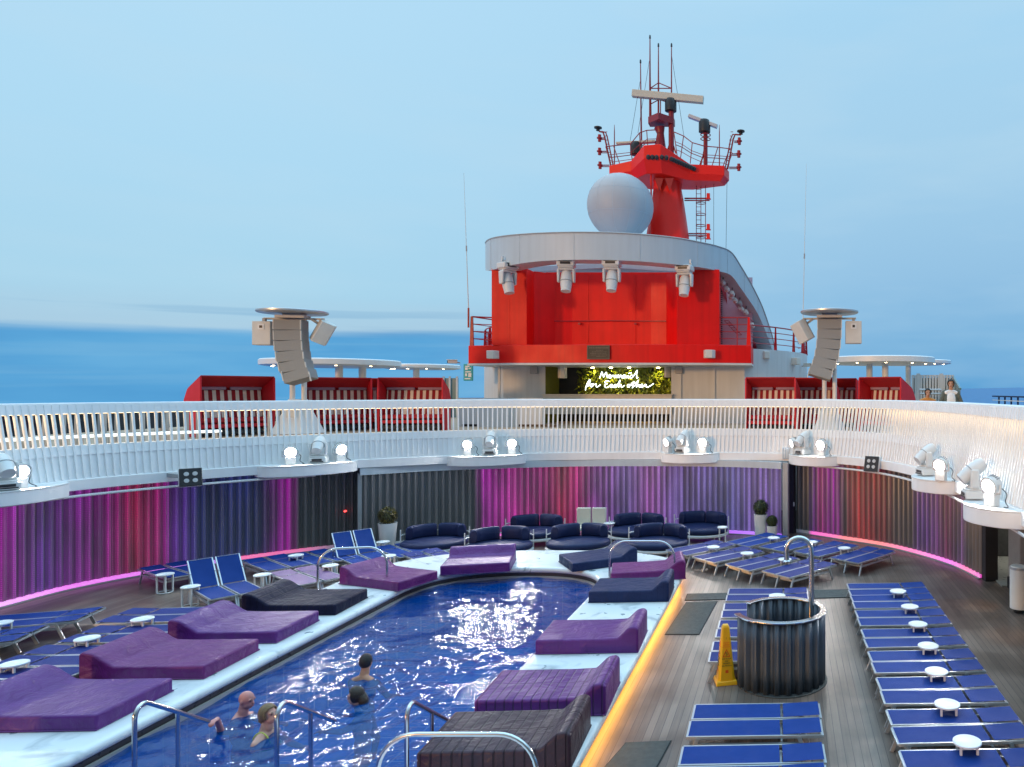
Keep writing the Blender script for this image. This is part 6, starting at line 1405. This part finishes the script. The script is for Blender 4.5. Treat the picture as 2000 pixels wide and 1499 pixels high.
t,hc,hm=swimmer((loc.x,loc.y,.08),1.12,'bald man with flushed skin standing in the pool, one hand on the nearest rail','skinp',[(-1,[(.02,-.42,-.02),(.17,-.71,.27)],(.12,-1,.12),(0,.1,1),.55),(1,[(.16,.3,-.24),(.34,.2,-.2)],(1,-.2,0),(0,0,1),.3)],4,turn=-8,tilt=8,lean=.03,sink=.06)
face_parts(hc,hm,t,'hairblond'); 
loc=at(520,1437,.08)
t,hc,hm=swimmer((loc.x,loc.y,.08),1.1,'woman with short light brown hair and a lime strap, talking in the pool','skin',[(-1,[(.08,-.30,-.27),(.28,-.2,-.3)],(1,.2,0),(0,0,1),.3),(1,[(.12,.3,-.25),(.32,.2,-.25)],(1,-.2,0),(0,0,1),.3)],2,turn=-14,tilt=-10,female=True,sink=.0)
face_parts(hc,hm,t,'hairblond',open_=.012)
hair(hc,hm,t,'hairblond',lambda q:q.x<.045+.9*max(0,q.z-.045) and q.z>-.075-(.05 if q.x<-.03 else -.03) ,r=(.112,.094,.118),extra=lambda b,T:b.tube([T((-.085,0,.0)),T((-.1,0,-.06)),T((-.075,0,-.12))],[.05,.045,.02],8))
for s in (-1,1):
    b=MB(); b.tube(catmull([Vector(p) for p in ((-.135,s*.09,-.13),(-.125,s*.085,-.04),(-.075,s*.08,.045),(-.01,s*.075,.072),(.07,s*.09,.03),(.115,s*.09,-.06))],4),.009,6); b.build('bikini_strap','lime',t)
b=MB(); b.tube(catmull([Vector((.155*math.cos(a),.165*math.sin(a),-.13)) for a in [2*math.pi*k/16 for k in range(16)]],2,True),.011,6,closed=True); b.build('bikini_band','lime',t)
loc=at(708,1374,.08)
t,hc,hm=swimmer((loc.x,loc.y,.08),1.12,'woman with wet dark hair up to her shoulders in the pool, looking left','skin',[(1,[(.1,.32,-.25),(.33,.3,-.25)],(1,0,0),(0,0,1),.2),(-1,[(.1,-.3,-.25),(.3,-.25,-.28)],(1,0,0),(0,0,1),.2)],182,turn=6,tilt=2,sink=.17,lean=.06,female=True)
face_parts(hc,hm,t,'hairbrown')
hair(hc,hm,t,'hairbrown',lambda q:q.x<.03+.8*max(0,q.z-.04),r=(.107,.087,.112),extra=lambda b,T:(b.tube([T((-.06,.0,.0)),T((-.1,.0,-.07)),T((-.10,.0,-.14)),T((-.12,.0,-.20))],[.07,.062,.055,.03],10),b.tube([T((-.04,-.06,.0)),T((-.07,-.05,-.09)),T((-.09,-.04,-.18))],[.03,.03,.02],8)))
b=MB(); T=lambda v:hm@Vector(v)+hc
for y in (-.035,.035): b.tube([T((.07,y*.6,.104)),T((.02,y,.134)),T((-.06,y,.105))],.006,5)
b.build('hair_streak','hairblond',t)
loc=at(712,1326,.08)
t,hc,hm=swimmer((loc.x,loc.y,.08),1.12,'man with short black hair and tanned back in the pool, facing away','skint',[(1,[(.12,.3,-.3),(.33,.25,-.38)],(1,0,-.2),(0,0,1),.3),(-1,[(.12,-.3,-.3),(.33,-.25,-.38)],(1,0,-.2),(0,0,1),.3)],82,turn=12,tilt=0,sink=.03)
hair(hc,hm,t,'hairblack',lambda q:q.x<.05+.8*max(0,q.z-.05) and q.z>-.055+.5*max(0,q.x+.02),r=(.104,.083,.108))
face_parts(hc,hm,t,'hairblack')
# two people on the upper deck at the right
D=20.6; x=px2(1857,D)
t=thing('person','person in a grey cardigan and white shirt standing by the right glass screen','person',(x,D,UD),R(-95)); t.scale=(1.05,)*3
hm=RZ(-12); hc=Vector((.03,0,1.66))
hb=body(head(hc,hm)+[('t',[(-.005,-.17,1.42),(-.01,0,1.46),(-.005,.17,1.42)],[.055,.075,.055])]+hand((.12,-.29,.93),(.2,0,-1),(0,-1,0),.4,-1)+hand((.2,.27,1.0),(.8,-.5,-.2),(0,.6,.8),.5,1)+[('e',(0,0,1.2),(.10,.165,.26)),('t',[(0,-.2,1.4),(.0,-.27,1.15),(.12,-.29,.95)],[.045,.04,.028]),('t',[(0,.2,1.4),(.0,.28,1.15),(.2,.27,1.0)],[.045,.04,.028])],.009,'body','skint',t); face_parts(hc,hm,t,'hairblack')
hair(hc,hm,t,'hairblack',lambda q:q.x<.045+.8*max(0,q.z-.04) and q.z>-.1,r=(.115,.095,.12))
body([('e',(.015,0,1.2),(.125,.15,.27)),('t',[(.0,-.15,1.425),(.0,0,1.455),(.0,.15,1.425)],[.06,.08,.06]),('e',(.01,0,.98),(.125,.155,.16))],.011,'shirt','shirt',t)
body([('e',(-.03,-.11,1.18),(.125,.095,.27)),('e',(-.03,.11,1.18),(.125,.095,.27)),('e',(-.06,0,1.18),(.1,.19,.28)),('t',[(-.02,-.185,1.43),(-.035,0,1.47),(-.02,.185,1.43)],[.066,.075,.066]),('e',(-.04,-.12,.95),(.12,.09,.16)),('e',(-.04,.12,.95),(.12,.09,.16)),('t',[(-.01,-.18,1.42),(0,-.28,1.15),(.1,-.295,.98)],[.065,.056,.045]),('t',[(-.01,.18,1.42),(0,.29,1.15),(.17,.28,1.02)],[.065,.056,.045])],.011,'cardigan','cardigan',t)
body([('t',[(0,s*.085,.92),(.01,s*.095,.5),(-.01,s*.1,.06)],[.1,.07,.055]) for s in (-1,1)]+[('e',(0,0,.9),(.125,.165,.14))],.012,'trousers','trouser',t)
for s in (-1,1): b=MB(); b.ell((.06,s*.1,.045),(.14,.05,.05),14,8); b.build('shoe','dark',t,smooth=180)
D=21.6; x=px2(1812,D)
t=thing('person','seated person with dark hair, only the head showing over the right balustrade','person',(x,D,UD),R(-100)); t.scale=(1.05,)*3; hc=Vector((.02,0,1.42)); hm=RZ(10)
body(head(hc,hm)+[('e',(0,0,1.0),(.11,.17,.24)),('t',[(0,-.18,1.18),(0,0,1.24),(0,.18,1.18)],[.055,.07,.055]),('e',(0,0,.78),(.13,.18,.16))]+[q for s in (-1,1) for q in (('t',[(.0,s*.1,.72),(.42,s*.12,.74),(.44,s*.12,.28)],[.09,.065,.045]),('t',[(.44,s*.12,.06),(.58,s*.12,.04)],[.04,.03]),('t',[(.44,s*.12,.3),(.44,s*.12,.06)],[.045,.04]),('t',[(0,s*.2,1.16),(.06,s*.25,.92),(.28,s*.2,.82)],[.05,.042,.03]))]+hand((.28,-.2,.82),(1,0,-.1),(0,0,1),.3,-1)+hand((.28,.2,.82),(1,0,-.1),(0,0,1),.3,1),.009,'body','skint',t); face_parts(hc,hm,t,'hairblack')
hair(hc,hm,t,'hairblack',lambda q:q.x<.045+.8*max(0,q.z-.04) and q.z>-.05,r=(.108,.087,.112))
body([('t',[(0,-.185,1.18),(-.005,0,1.24),(0,.185,1.18)],[.066,.08,.066]),('e',(0,0,1.0),(.125,.185,.25)),('e',(0,0,.78),(.14,.19,.15))],.011,'shirt','orange',t)
ch=thing('deck_chair','low chair under the seated person behind the right balustrade','chair',(x,D,UD),R(-100)); ch.scale=(1.05,)*3; b=MB(); b.box((.12,0,.58),(.6,.5,.06)); b.build('seat','white',ch,bevel=.01)
for sx_ in (-.12,.36):
    for sy_ in (-.2,.2): b=MB(); b.bar((sx_,sy_,0),(sx_,sy_,.56),.04); b.build('leg','white',ch)
b=MB(); b.box((-.2,0,.85),(.05,.5,.5)); b.build('backrest','white',ch,bevel=.01)
# ================================================================ tidy: drop unused prototypes
for o in list(bpy.data.objects):
    if o.get('label')=='x':
        for c in list(o.children_recursive): bpy.data.objects.remove(c)
        bpy.data.objects.remove(o)
